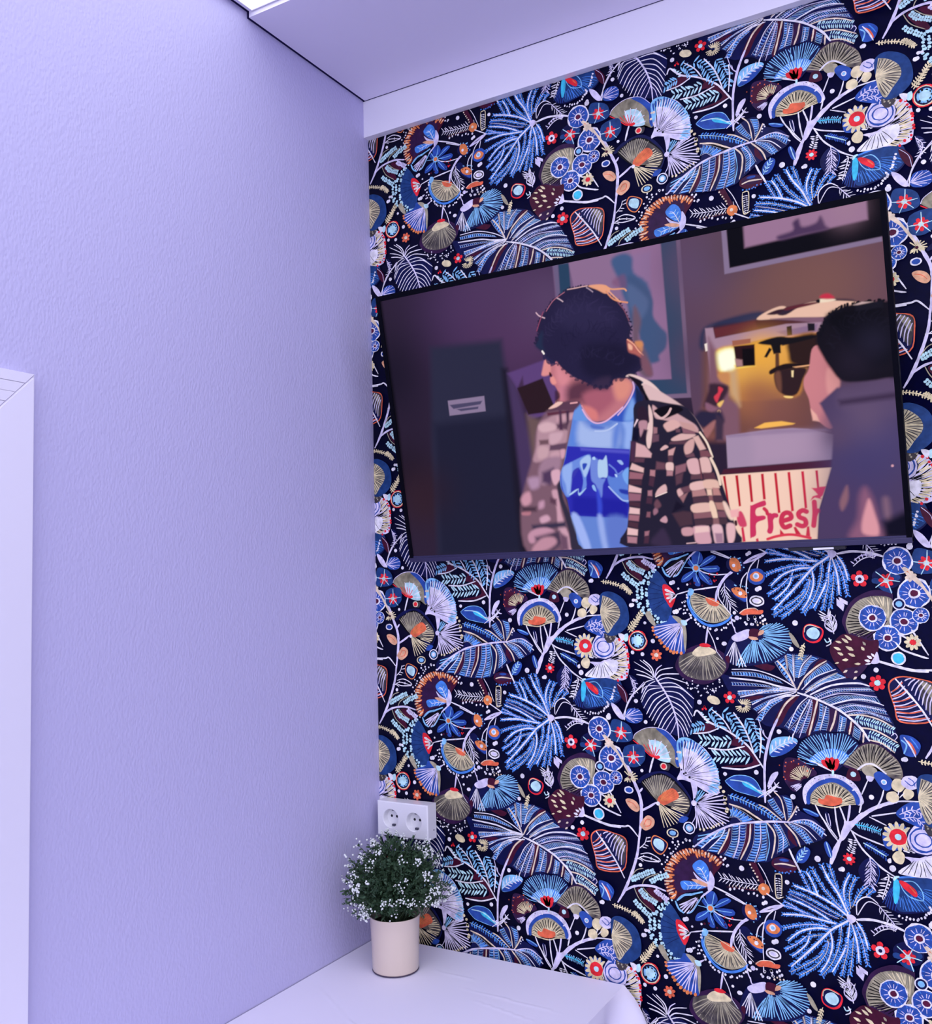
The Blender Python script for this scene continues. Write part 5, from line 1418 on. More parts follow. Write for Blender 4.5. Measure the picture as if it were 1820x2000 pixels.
w 460.2,483.4 484.0,469.5 504.2,452.3 515.3,434.0 521.9,415.1 524.7,400.9 521.4,384.9 529.6,367.2 538.6,343.8;n=27;l=5;w=3.2;c=241f3c
w 537.3,331.6 524.6,322.2 506.3,316.3 485.6,316.1 474.0,306.4 454.3,306.0 425.3,319.6 405.1,332.2 385.5,352.1 377.4,363.3;n=16;l=-3;w=5;c=221d3c;a=.7
w 377.4,363.3 369.1,360.1 357.8,371.8 352.6,381.2;n=6;l=-5;w=4;c=26244a;a=.8
w 368.6,419.3 400.4,445.7 441.4,453.1 477.8,441.5 499.7,413.1;n=26;l=16;w=2;c=383058;a=.25
w 386.9,387.8 421.0,411.3 459.5,413.8 487.0,392.8 502.8,362.7;n=26;l=16;w=2;c=161230;a=.25
w 399.1,360.3 431.4,370.1 468.8,364.8 503.5,343.1;n=22;l=13;w=2;c=302a50;a=.2
w 360.2,403.3 380.5,437.5 421.7,467.6 458.9,472.5;n=20;l=10;w=2;c=3c3458;a=.2
k 347.9,457.1 353.4,450.4 363.9,444.7;w=1.8;c=e8c0d0
k 391.7,476.9 397.5,473.1 403.2,468.2;w=1.8;c=d8b8c8
k 451.3,484.9 456.9,480.5 462.3,475.4;w=1.8;c=b098b0
k 368.6,456.6 381.4,470.2 391.7,476.9 408.2,484.0;w=1.4;c=b06880
k 414.9,487.8 428.8,487.5 442.6,487.8 453.2,487.6;w=1.6;c=e8b8b8
k 345.2,424.3 351.8,437.7 362.2,456.2;w=2;c=8a4464
f 454.6,487.1 472.6,486.7 487.1,482.8 495.0,474.5 491.5,469.6 484.0,468.8 471.5,477.2;c=e8a080;s=1.4
k 486.9,481.4 497.9,474.0 519.5,470.9 524.1,466.7;w=2.6;c=e8a078
k 487.3,471.7 496.2,459.2 507.1,451.8 524.0,446.2;w=2.8;c=e09070
k 493.1,470.7 502.1,459.5 511.3,449.8;w=2.2;c=f0a888
k 506.8,449.1 516.8,433.8 523.4,414.8;w=2;c=7a4860
k 351.5,385.7 354.1,381.0;w=3.4;c=fff4f0
f 516.8,382.8 527.7,375.7 540.1,357.4 541.7,346.2 528.3,354.9 517.2,360.6 515.6,372.0;c=b0605c;s=2.4
f 517.5,375.8 524.2,370.7 523.4,363.9 517.9,366.1;c=f0b098;s=2
k 516.8,382.8 527.4,373.0 534.7,360.9 542.3,351.6;w=2;c=f0a890
f 530.7,376.6 542.2,376.3 544.1,367.8 535.3,366.3;c=d0885c;s=3
f 539.8,354.7 552.2,336.5 555.6,315.4 544.4,318.2 537.7,335.7;c=7a5062;s=4
f 506.7,319.0 515.8,322.0 535.3,313.9 554.0,300.5 568.8,279.4 566.5,257.6 557.6,280.7 550.0,289.9 533.8,300.3 537.2,305.4 521.0,315.8;c=e8c8c8;s=1.4
f 511.2,319.8 521.0,315.8 534.5,307.1 533.8,300.3 544.6,293.4 537.7,283.1 532.6,289.3 522.6,304.4;c=140e1c;s=1.6
f 537.8,297.0 549.4,284.5 551.8,267.6 549.2,256.8 541.6,266.0 537.4,280.4;c=0c0a14;s=1.6
f 536.5,301.9 572.6,280.6 613.3,245.9 630.6,217.5 632.9,207.3 611.6,229.4 586.8,252.2 561.8,244.9 549.8,263.1;c=dcb8bc;s=1.6
f 517.0,267.5 543.8,272.7 579.8,262.9 606.9,254.3 619.2,239.3 628.5,222.0 636.0,202.2 645.8,176.8 651.2,149.1 656.6,121.4 666.0,79.8 672.8,38.4 667.3,8.4 473.6,13.6 479.0,48.3 486.7,76.8 488.6,119.9 497.9,176.3 511.5,231.6;c=241f34;s=1.5
f 550.0,263.6 566.9,247.9 581.4,251.8 594.5,242.1 607.4,232.4 622.7,219.9 625.6,207.3 597.8,219.8 581.9,229.7 565.6,235.6 551.9,241.2;c=cca0a8;s=1.6
f 551.8,253.7 565.8,238.3 583.1,240.6 603.6,249.3 585.1,259.6;c=0e0a14;s=1.6
k 552.6,248.1 563.0,238.6 575.0,244.2 581.6,253.1;w=4;c=dcb4b8
f 542.9,264.5 548.2,247.2 544.6,214.2 537.6,189.6 532.0,191.6 533.1,215.3 540.2,239.7;c=e8c4c4;s=1.4
f 521.9,258.5 534.0,262.7 540.8,245.2 539.4,232.8 528.5,239.6 521.6,243.1;c=2c1c30;s=1.6
g 518.6,242.1 521.3,240.4 512.7,228.6 512.3,231.5;c=f0d0e0;s=1.2
f 522.5,237.4 536.8,235.9 533.4,218.1 528.8,215.7 522.3,209.4 520.9,223.6;c=b88898;s=1.8
g 509.6,227.5 521.1,225.0 517.1,202.8 506.5,206.7;c=100e28;s=1.8
g 529.6,222.7 536.6,220.6 528.4,198.9 520.4,205.3;c=2a1a30;s=2.5
g 547.2,225.0 554.2,222.9 553.1,213.3 545.9,212.6;c=a0707c;s=1.6
g 544.4,212.8 555.7,210.3 554.5,199.2 541.4,197.7;c=6a485a;s=1.8
f 566.1,227.2 582.4,233.8 593.1,228.5 593.6,220.2 574.6,213.9 569.3,217.2;c=dcacac;s=1.8
g 594.6,229.7 618.8,221.7 625.6,207.3 600.2,216.8;c=c89898;s=2
g 586.4,218.2 594.6,216.0 594.0,210.5 587.0,211.3;c=6a4858;s=1.6
g 597.6,218.4 621.5,207.8 618.5,205.3 599.4,208.6;c=8c5c6c;s=1.8
f 577.5,201.1 593.7,207.8 603.4,206.9 621.1,203.7 605.2,197.1 581.3,196.6;c=dcb0b0;s=1.6
g 574.1,195.9 605.0,195.7 600.2,189.3 572.3,192.0;c=5c3c4c;s=1.8
f 555.8,185.1 565.1,191.2 570.3,186.6 558.4,182.1;c=dcb0b4;s=1.2
f 598.4,185.3 606.3,194.2 616.3,197.3 616.7,187.7 611.2,174.5 599.7,171.4;c=d4a4a4;s=1.8
g 615.2,200.2 625.0,201.9 636.3,177.7 625.2,176.0;c=dcb0ac;s=1.6
g 626.0,211.4 629.8,208.3 640.9,182.7 637.5,176.2;c=3a1c24;s=1.4
k 628.3,207.1 638.8,188.4 645.8,163.2;w=3.4;c=f4dccc
g 598.2,170.2 613.8,172.9 615.9,165.9 601.9,165.7;c=6c4858;s=1.6
g 625.2,176.0 638.8,174.7 645.8,163.2 625.4,165.0;c=7c4c58;s=1.8
g 569.7,181.1 582.9,185.4 577.3,172.0 568.8,172.1;c=d09ca0;s=1.6
g 568.0,171.5 577.1,170.7 575.3,159.7 567.6,161.1;c=5c3c4c;s=1.8
g 512.5,200.5 527.8,193.4 539.2,178.3 537.0,171.4 508.2,175.4;c=d8a8b0;s=1.8
g 502.6,204.2 512.6,201.9 505.8,167.1 498.4,167.7;c=4a2c48;s=2
g 508.0,174.0 525.3,171.0 523.1,164.2 504.2,165.8;c=5c3a4c;s=2
g 501.1,164.6 522.0,153.7 520.4,146.0 495.4,153.7;c=e4b8b8;s=1.6
g 494.9,149.5 520.2,143.9 516.1,134.3 492.0,136.8;c=9c6474;s=1.8
g 493.3,135.3 516.0,132.9 514.2,123.7 491.5,126.1;c=4a2c3c;s=2
g 490.8,126.2 513.5,117.4 512.0,109.6 488.6,113.4;c=e8bcc0;s=1.6
g 488.4,111.3 511.7,107.5 508.9,95.6 487.5,97.0;c=986478;s=1.8
g 488.1,95.5 508.6,92.7 506.9,84.2 487.3,88.3;c=4a2c3c;s=2
g 487.7,85.4 506.3,81.4 504.8,71.4 484.9,74.0;c=e8bcc0;s=1.6
g 484.7,71.9 504.5,69.3 501.9,58.7 482.8,61.9;c=a46c7c;s=1.8
g 482.5,59.7 500.8,55.8 498.9,45.8 480.8,51.1;c=4c2e3e;s=2
g 479.7,48.3 498.7,43.7 496.8,32.9 477.5,35.3;c=e8bcc0;s=1.6
g 477.2,32.4 495.7,30.1 493.7,18.6 476.6,20.8;c=b07c8c;s=1.8
g 533.2,149.9 542.5,148.4 540.6,137.3 531.4,139.5;c=b47c88;s=1.6
g 531.2,138.1 540.4,135.9 535.7,119.3 527.4,122.8;c=4a2c40;s=2
g 524.8,113.0 532.9,113.2 531.7,102.6 523.8,103.8;c=a87484;s=1.8
g 522.1,101.8 532.2,100.4 529.5,88.5 519.4,90.6;c=4a2c40;s=2
g 519.2,74.9 525.7,74.5 523.9,64.6 516.7,65.7;c=885868;s=1.8
g 510.9,39.5 519.8,40.5 517.4,32.0 509.9,30.9;c=a06c7c;s=1.8
g 509.9,30.9 518.7,30.5 515.8,17.6 507.0,18.0;c=4a2c40;s=2
g 546.3,163.6 561.7,159.5 560.5,148.4 543.4,149.8;c=6c4656;s=2.5
f 563.8,159.3 575.8,158.3 575.2,145.8 571.6,145.4 562.6,147.5;c=e8c0c0;s=1.5
g 563.1,146.1 574.4,144.5 572.8,136.2 562.2,137.0;c=b4808c;s=1.8
g 579.5,152.4 599.6,156.2 596.8,142.6 577.9,137.2;c=906070;s=2
g 577.7,135.8 592.3,140.2 587.6,122.5 577.4,119.1;c=5c3c4c;s=2.5
f 537.7,103.6 543.9,114.5 557.7,121.9 559.2,109.2 545.7,104.5;c=dcb0b4;s=1.5
k 538.2,101.4 559.1,107.8;w=1.8;c=f8dcd8
f 577.8,109.3 585.2,112.9 589.3,104.3 580.8,97.9;c=dcacb0;s=1.6
g 580.8,97.9 597.1,105.1 586.8,87.7;c=9c6c74;s=2
g 583.8,113.0 602.5,117.2 601.4,106.2 588.6,104.3;c=6c4656;s=2
f 600.5,158.9 610.1,163.6 620.8,159.9 622.6,136.4 607.3,136.3 602.4,143.6;c=dcacb4;s=1.6
f 623.8,162.4 637.5,162.6 641.7,149.9 641.1,137.0 626.7,136.1 623.8,148.7;c=e0b4b4;s=1.6
g 605.8,135.0 623.9,135.6 625.0,126.6 604.2,126.8;c=60404e;s=1.8
g 626.8,137.5 645.8,135.9 648.7,124.1 627.0,125.8;c=5c3846;s=1.8
g 620.8,159.9 623.5,159.7 625.0,126.6 622.8,125.4;c=6c3c48;s=1.5
k 642.8,160.7 649.3,143.8 653.2,128.5 654.6,114.8;w=4.5;c=f0d4c4
f 602.8,120.0 625.4,123.1 627.3,115.4 625.3,108.7 604.3,107.4;c=e4b8b8;s=1.6
f 626.8,123.7 648.6,122.7 652.8,110.8 649.9,108.3 628.2,109.8;c=e4b8ac;s=1.6
g 604.3,106.7 626.6,108.6 629.7,97.3 604.6,96.3;c=b48084;s=1.8
g 630.1,108.3 638.9,107.7 639.1,96.0 631.0,97.2;c=ecc4b4;s=1.8
g 640.5,110.3 651.2,108.2 654.1,95.7 640.5,96.6;c=bc8484;s=1.8
g 604.5,95.6 655.4,94.9 658.5,85.1 604.8,85.1;c=4e3444;s=1.8
g 632.4,97.1 639.2,96.7 639.5,85.6 633.3,86.0;c=8a5c64;s=1.6
f 601.8,82.5 632.5,84.0 634.0,72.2 632.2,68.1 603.1,68.5;c=e4b8b0;s=1.6
f 632.5,84.7 640.7,84.2 644.9,57.7 635.4,58.3;c=f0ccb8;s=1.6
g 642.0,84.1 655.6,83.2 658.3,69.3 644.9,71.5;c=b4807c;s=2
g 603.0,67.1 633.7,68.8 635.4,58.3 603.4,57.3;c=8c5c68;s=1.8
g 644.6,68.8 658.1,68.0 659.8,56.9 646.3,57.7;c=7c5060;s=2
g 603.3,56.6 659.7,56.2 661.3,45.1 603.7,46.1;c=483240;s=1.8
g 636.6,56.8 646.1,56.3 646.4,45.2 635.5,45.8;c=8c6068;s=1.8
f 655.6,83.2 662.2,81.4 671.7,54.9 666.1,52.4 660.3,62.4;c=f0ccc0;s=2
f 600.6,43.5 627.0,43.5 628.4,29.5 628.1,12.8 604.6,13.8 600.4,28.1;c=d4a0b0;s=2
g 603.4,43.3 627.0,43.5 627.4,33.7 602.2,32.2;c=ecc4c4;s=2
f 634.0,44.5 649.0,43.7 651.3,25.7 648.5,10.6 636.4,12.5 633.9,29.3;c=e4b8c4;s=2
g 636.8,30.5 650.4,29.8 650.0,11.9 637.7,12.4;c=a47c94;s=2.5
f 658.6,44.6 672.0,43.9 671.5,24.7 666.3,12.6 658.4,14.3;c=e4b4bc;s=2
f 579.9,41.7 597.7,42.2 597.8,29.6 580.8,29.0;c=cc98a4;s=1.8
f 541.4,57.9 551.7,65.9 555.3,58.6 551.8,53.1;c=c898a8;s=1.5
f 531.1,77.0 537.5,82.3 539.5,73.7 531.7,68.4;c=9c6c80;s=2
f 533.8,88.2 540.5,96.3 546.5,84.6 537.2,79.5;c=6c4656;s=2.5
f 520.2,17.5 535.5,36.8 547.7,41.9 555.9,10.2;c=3a2c48;s=5
k 585.7,14.6 601.9,15.3;w=2;c=d8b0b8
g 666.3,68.9 682.6,70.6 680.0,57.1 667.8,56.4;c=f0b0b4;s=2
g 565.0,69.3 585.3,72.4 600.5,70.0 599.6,47.7 576.7,44.7;c=4a3240;s=3
g 574.5,91.3 588.9,80.5 565.2,70.7;c=171226;s=3
g 944.0,542.2 961.5,377.3 952.2,171.9 948.4,2.2 962.0,1.6 973.7,546.9;c=05040a;s=4
g -9.0,587.7 11.9,541.9 14.9,266.3 -0.2,3.9 -104.8,7.4;c=06050a;s=6
g -0.0,555.4 11.9,541.9 576.6,540.3 577.6,549.8 -12.7,565.3;c=0c0a14;s=2.5;a=.6"""
# ------------------------------------------------------------------ television
TVW, TVH = .94723, .54473
TILT = .200724
TV_BL = Vector((.12016, -.045, .31211))
tv = empty('television', (TV_BL.x + TVW/2, TV_BL.y - TVH/2*math.sin(TILT), TV_BL.z + TVH/2*math.cos(TILT)))
tv.rotation_euler = (TILT, 0, 0)
tag(tv, 'black flat television tilted forward on the floral wall, showing a man in a checked shirt', 'television')
# local frame: x right, z up the screen, -y out of the screen; screen-front plane at y = 0
hw, hh = TVW / 2, TVH / 2
M_bez = mat('gloss_black_bezel', (.0025, .0025, .006), .5, .03)
M_lip = mat('brushed_dark_chin', (.035, .03, .085), .35, .5, metal=.3)
M_case = mat('matte_black_case', (.012, .012, .018), .55, .4)
S0, S1, S2, S3 = .0095, .0085, .0125, .0105     # bezel: left, right, bottom, top
bm = bmesh.new()
add_box(bm, (-hw, 0, -hh), (-hw + S0, .022, hh))
add_box(bm, (hw - S1, 0, -hh), (hw, .022, hh))
add_box(bm, (-hw + S0, 0, hh - S3), (hw - S1, .022, hh))
from_bm('bezel', bm, M_bez, tv)
bm = bmesh.new()
add_box(bm, (-hw, -.0015, -hh), (hw, .022, -hh + S2 - .0035), bevel=.001)
add_box(bm, (-hw + S0, 0, -hh + S2 - .0035), (hw - S1, .022, -hh + S2))
from_bm('chin', bm, M_lip, tv)
bm = bmesh.new()
add_box(bm, (hw - .19, .001, -hh - .0065), (hw - .10, .016, -hh), bevel=.0012)
from_bm('receiver_tab', bm, M_case, tv)
box('white_strip', (hw - .150, -.0004, -hh - .0052), (hw - .118, .001, -hh - .0020), mat('white_tab', (.85, .85, .9), .4), tv)  # plain white strip on the front of the tab
bm = bmesh.new()
add_box(bm, (-hw + .004, .008, -hh + .004), (hw - .004, .024, hh - .004), bevel=.003)
add_box(bm, (-hw + .16, .022, -hh + .02), (hw - .16, .040, hh * .15), bevel=.008)
from_bm('back_case', bm, M_case, tv)
bm = bmesh.new()     # tilt bracket: plate on the wall, arms to the case
add_box(bm, (-.2, .040, -.11), (-.17, .052, .1)); from_bm('bracket_rail', bm, M_case, tv)
bm = bmesh.new(); add_box(bm, (.17, .040, -.11), (.2, .052, .1)); from_bm('bracket_rail', bm, M_case, tv)
bracket_z = .53
bm = bmesh.new()
add_box(bm, (-.22, -.008, -.10), (.22, -.0024, .08))
add_box(bm, (-.199, -.075, -.01), (-.171, -.008, .01)); add_box(bm, (.171, -.075, -.01), (.199, -.008, .01))
br = from_bm('wall_plate', bm, M_case, tv)
br.matrix_parent_inverse = tv.matrix_world.inverted()
bpy.context.view_layer.update()
br.matrix_parent_inverse = tv.matrix_world.inverted()
br.location = (TV_BL.x + TVW/2, 0, bracket_z)

# picture on the screen: a fine grid of coloured cells that glow like pixels
NU, NV = 1000, 562
su = np.linspace(S0*1000, (TVW - S1)*1000, NU + 1); sv = np.linspace(S2*1000, (TVH - S3)*1000, NV + 1)
cu = (su[:-1] + su[1:]) / 2; cv_ = (sv[:-1] + sv[1:]) / 2
img = np.zeros((NV, NU, 3)) + np.array(lin('2a1e34'))
def patch(x0, x1, y0, y1):
    i0, i1 = np.searchsorted(cu, [x0, x1]); j0, j1 = np.searchsorted(cv_, [y0, y1])
    return slice(j0, j1), slice(i0, i1)
def blend(sl, a, col):
    img[sl] = img[sl] * (1 - a[..., None]) + np.array(col) * a[..., None]
TVL = []
for line in TVART.strip().split('\n'):
    if line[0] != 'w': TVL.append(line); continue
    head, *opts = line.split(';'); o = dict(q.split('=') for q in opts)      # wisps of hair along a path
    P = cr(np.array([[float(a) for a in p.split(',')] for p in head.split(' ')[1:]]), False, 6)
    n = int(o['n']); pos, tan, _ = along(P, (np.arange(n) + .5) / n); l = float(o['l'])
    for p, t_ in zip(pos, tan):
        nn = np.array([-t_[1], t_[0]]); a = p - nn*l*.6 + t_*rng.normal()*2; m = p + t_*l*.35*rng.normal(); e = p + nn*l*(.4 + .5*rng.random()) + t_*l*.8*(rng.random() - .2)
        TVL.append('k ' + ' '.join('%.1f,%.1f' % tuple(q) for q in (a, m, e)) + ';w=%.1f;c=%s;a=%s' % (float(o['w'])*(.6 + .8*rng.random()), o['c'], o.get('a', 1)))
for line in TVL:
    head, *opts = line.split(';'); op, rest = head.split(' ', 1)
    o = dict(q.split('=') for q in opts); c_ = lin(o['c']); s = float(o.get('s', 1)); al = float(o.get('a', 1))
    P = np.array([[float(a) for a in p.split(',')] for p in rest.split()])
    if op in 'bo':
        r = float(o['r']); m_ = 2.2*r if op == 'b' else r + 1
        sl = patch(P[0,0]-m_, P[0,0]+m_, P[0,1]-m_, P[0,1]+m_)
        X, Y = np.meshgrid(cu[sl[1]], cv_[sl[0]]); d = np.hypot(X - P[0,0], Y - P[0,1])
        a = al * np.exp(-(d/r)**2 * 1.4) if op == 'b' else np.clip(r - d + .5, 0, 1)
        blend(sl, a, c_); continue
    if op == 'k': Q = cr(P, False, 5); hwid = float(o['w'])/2; s = .7
    else: Q = cr(P, True, 4) if op == 'f' else P
    pad = 2.5*s + (hwid if op == 'k' else 0) + 1
    sl = patch(Q[:,0].min()-pad, Q[:,0].max()+pad, Q[:,1].min()-pad, Q[:,1].max()+pad)
    X, Y = np.meshgrid(cu[sl[1]], cv_[sl[0]])
    if X.size == 0: continue
    D = np.full(X.shape, 1e9); ins = np.zeros(X.shape, bool)
    E_ = list(zip(Q[:-1], Q[1:])) + ([(Q[-1], Q[0])] if op != 'k' else [])
    for a, b_ in E_:
        ex_, ey_ = b_ - a; L2 = ex_*ex_ + ey_*ey_ + 1e-12
        t = np.clip(((X-a[0])*ex_ + (Y-a[1])*ey_) / L2, 0, 1)
        D = np.minimum(D, (X-a[0]-t*ex_)**2 + (Y-a[1]-t*ey_)**2)
        if op != 'k' and a[1] != b_[1]:
            ins ^= ((a[1] > Y) != (b_[1] > Y)) & (X < ex_ * (Y-a[1]) / ey_ + a[0])
    D = np.sqrt(D)
    sd = D - hwid if op == 'k' else np.where(ins, -D, D)
    t = np.clip(.5 - sd / (2*s), 0, 1); blend(sl, al * t*t*(3-2*t), c_)
# quads
gx, gz = np.meshgrid(su/1000 - hw, sv/1000 - hh)
vts = np.stack([gx.ravel(), np.full(gx.size, .0012), gz.ravel()], 1)
i_, j_ = np.meshgrid(np.arange(NU), np.arange(NV)); k0 = (j_*(NU+1) + i_).ravel()
qd = np.stack([k0, k0+1, k0+NU+2, k0+NU+1], 1)
me = bpy.data.meshes.new('screen')
me.vertices.add(len(vts)); me.vertices.foreach_set('co', vts.ravel())
me.loops.add(qd.size); me.loops.foreach_set('vertex_index', qd.ravel().astype(np.int32))
me.polygons.add(len(qd)); me.polygons.foreach_set('loop_start', np.arange(0, qd.size, 4, dtype=np.int32))
me.polygons.foreach_set('loop_total', np.full(len(qd), 4, np.int32)); me.update(calc_edges=True)
# smooth vertex colours (average of the touching cells)
pad_ = np.pad(img, ((1,1),(1,1),(0,0)), 'edge')
vc = (pad_[:-1,:-1] + pad_[1:,:-1] + pad_[:-1,1:] + pad_[1:,1:]) / 4
ca = me.color_attributes.new('picture', 'FLOAT_COLOR', 'POINT')
ca.data.foreach_set('color', np.hstack([vc.reshape(-1,3), np.ones((len(vts),1))]).ravel())
M_scr = bpy.data.materials.new('lit_screen'); M_scr.use_nodes = True
nt = M_scr.node_tree; b = nt.nodes['Principled BSDF']
at = nt.nodes.new('ShaderNodeAttribute'); at.attribute_name = 'picture'
b.inputs['Base Color'].default_value = (.002, .002, .003, 1)
b.inputs['Roughness'].default_value = .4; b.inputs['Specular IOR Level'].default_value = .02
nt.links.new(at.outputs['Color'], b.inputs['Emission Color']); b.inputs['Emission Strength'].default_value = 1.0
M_scr.cycles.emission_sampling = 'NONE'
link('screen', me, M_scr, tv)
# ------------------------------------------------------------------ double socket box on the papered wall
so = empty('power_outlet', (.0805, -.0022, -.218))
tag(so, 'white surface-mounted double socket box on the floral wall in the corner above the plant', 'power outlet')
M_plas = mat('white_plastic', (.87, .87, .90), .32, .5)
M_clip = mat('steel_clip', (.10, .10, .14), .35, .5, metal=.8)
M_hole = mat('dark_socket_hole', (.01, .01, .02), .6, .3)
hx, hz, dp = .0625, .035, .033
SC = [(-.0285, .001), (.0285, -.001)]; SR = .0195
bm = bmesh.new()
def ring_plate(bm, y, x0, x1, z0, z1, cents, r, n=32):
    pass
# front plate with two round wells: built as grid of quads around each well
def well_cell(bm, cx, cz, x0, x1, z0, z1, y, r, depth, n=48):
    inner = []; outer = []
    for k in range(n):
        a = 2*math.pi*k/n; c, s = math.cos(a), math.sin(a)
        inner.append(bm.verts.new((cx + r*c, y, cz + r*s)))
        t = min((x1 - cx)/c if c > 1e-9 else 1e9, (x0 - cx)/c if c < -1e-9 else 1e9, (z1 - cz)/s if s > 1e-9 else 1e9, (z0 - cz)/s if s < -1e-9 else 1e9)
        outer.append(bm.verts.new((cx + c*t, y, cz + s*t)))
    r2 = [bm.verts.new((v.co.x, y + .0012, v.co.z)) for v in inner]
    for v, (u_) in zip(r2, inner):
        v.co.x = cx + (u_.co.x - cx) * .95; v.co.z = cz + (u_.co.z - cz) * .95
    r3 = [bm.verts.new((cx + (u_.co.x - cx) * .90, y + depth, cz + (u_.co.z - cz) * .90)) for u_ in inner]
    for k in range(n):
        q = (k+1) % n
        bm.faces.new((inner[k], inner[q], outer[q], outer[k]))
        bm.faces.new((r2[k], r2[q], inner[q], inner[k]))
        bm.faces.new((r3[k], r3[q], r2[q], r2[k]))
    bm.faces.new(r3[::-1])
    # corners of the cell
    for X, Z in ((x0,z0),(x0,z1),(x1,z0),(x1,z1)):
        best = sorted(range(n), key=lambda k: (outer[k].co.x-X)**2 + (outer[k].co.z-Z)**2)[:2]
        if (outer[best[0]].co - Vector((X, y, Z))).length > 1e-5:
            bm.faces.new((bm.verts.new((X, y, Z)), outer[best[0]], outer[best[1]]))
yf = -dp
m = .0022
for (cx, cz), (xa, xb) in zip(SC, ((-hx + m, 0), (0, hx - m))):
    well_cell(bm, cx, cz, xa, xb, -hz + m, hz - m, yf, SR, .0145)
# bevelled rim and sides
def loop(x, z, y): return [bm.verts.new(p) for p in ((-x, y, -z), (x, y, -z), (x, y, z), (-x, y, z))]
L0, L1, L2 = loop(hx - m, hz - m, yf), loop(hx, hz, yf + m), loop(hx, hz, 0)
for A, B in ((L0, L1), (L1, L2)):
    for k in range(4): bm.faces.new((A[k], A[(k+1) % 4], B[(k+1) % 4], B[k]))
from_bm('housing', bm, M_plas, so)
for cx, cz in SC:
    bm = bmesh.new(); fl = yf + .0145
    for sx in (-.0066, .0066):
        b2 = bmesh.new(); 
        for k in range(1):
            vs = [bm.verts.new((cx + sx + .0028*math.cos(a), fl - .0003, cz + .002 + .0028*math.sin(a))) for a in [2*math.pi*i/16 for i in range(16)]]
            bm.faces.new(vs)
        b2.free()
    from_bm('socket_holes', bm, M_hole, so)
    bm = bmesh.new()
    add_box(bm, (cx - .0035, fl - .005, cz - .0178), (cx + .0035, fl - .0002, cz - .0135), bevel=.0006)
    from_bm('earth_clip', bm, M_clip, so); bm = bmesh.new()
    add_box(bm, (cx - .0035, fl - .005, cz + .0135), (cx + .0035, fl - .0002, cz + .0178), bevel=.0006)
    from_bm('earth_clip', bm, M_clip, so)
bm = bmesh.new()
for k in range(1):
    vs = [bm.verts.new((hx + .0002, yf*.32, -.018 + 0)) for _ in range(0)]
vs = [bm.verts.new((hx + .0002, yf*.3 + .0016*math.cos(a), -.018 + .0016*math.sin(a))) for a in [2*math.pi*i/12 for i in range(12)]]
bm.faces.new(vs); from_bm('side_screw', bm, M_hole, so)

# ------------------------------------------------------------------ table and cloth
TX, TY0, TY1 = .545, -.012, -1.15
tb = empty('table', (.272, -.58, Z_FLOOR))
tag(tb, 'rectangular table in the corner, hidden under the white cloth that carries the plant', 'table')
M_tbl = mat('pale_table_board', (.55, .5, .45), .5)
zt = Z_TABLE - .004 - Z_FLOOR
box('table_top', (-.266, -.563, zt - .025), (.266, .560, zt), M_tbl, tb)
for sx in (-.225, .225):
    for sy in (-.52, .52):
        box('leg', (sx - .02, sy - .02, 0), (sx + .02, sy + .02, zt - .025), M_tbl, tb, bevel=.003)
M_cloth = mat('white_table_cloth', (.90, .87, .985), .6, .25, bump=(420, .10, .0005, (1, 1, 1)))
# top sheet: grid with two pressed creases; skirt on right and front; loose corner fold at the back right
def crease(x, y):
    z = 0
    for (ax, ay, bx_, by_, h, w_) in ((.17, -.345, .345, -.445, .0012, .004), (.28, -.155, .50, -.165, .0005, .005), (.33, -.19, .47, -.215, .0005, .004), (.05, -.27, .17, -.345, .0003, .006), (.20, -.11, .30, -.115, .0005, .006)):
        dx, dy = bx_ - ax, by_ - ay; L2 = dx*dx + dy*dy
        t = ((x-ax)*dx + (y-ay)*dy)/L2; tc2 = min(1, max(0, t))
        qx, qy = x - ax - tc2*dx, y - ay - tc2*dy; d = math.hypot(qx, qy)
        sgn = 1 if (qx*dy - qy*dx) > 0 else -.2
        z += 2.4 * h * sgn * math.exp(-(d/w_)**2) * (1 - abs(2*tc2-1)**3)
    return z + .0004*math.sin(31*x+3)*math.sin(23*y)
bm = bmesh.new()
NX, NY = 150, 300
xs = [.0015 + (TX - .0015)*i/NX for i in range(NX+1)]; ys = [TY0 + (TY1-TY0)*j/NY for j in range(NY+1)]
G = [[bm.verts.new((x, y, Z_TABLE + crease(x, y))) for y in ys] for x in xs]
for i in range(NX):
    for j in range(NY):
        bm.faces.new((G[i][j], G[i+1][j], G[i+1][j+1], G[i][j+1]))
# right skirt: falls from the edge with soft folds, wide flare at the wall-side corner
ND = 40; drop = .32
prev = [G[NX][j] for j in range(NY+1)]
for d in range(1, ND+1):
    f = d / ND; cur = []
    for j, y in enumerate(ys):
        s = (TY0 - y)
        fl = .052*math.exp(-(s/.035)**2) * (1 - math.exp(-f*7))           # corner fold standing out
        fold = .024*f*(1 - math.exp(-s/.05)) * (.5 + .5*math.sin(s*52 + 1.2)) * min(1, f*3)
        pinch = -.026*math.exp(-((s-.075)/.026)**2) * min(1, f*5)
        cur.append(bm.verts.new((TX + .002*min(1, d/2) + fl + fold + pinch*.6 + .004*f, y, Z_TABLE - .002*(d > 0) - drop*f)))
    for j in range(NY): bm.faces.new((prev[j], cur[j], cur[j+1], prev[j+1]))
    prev = cur
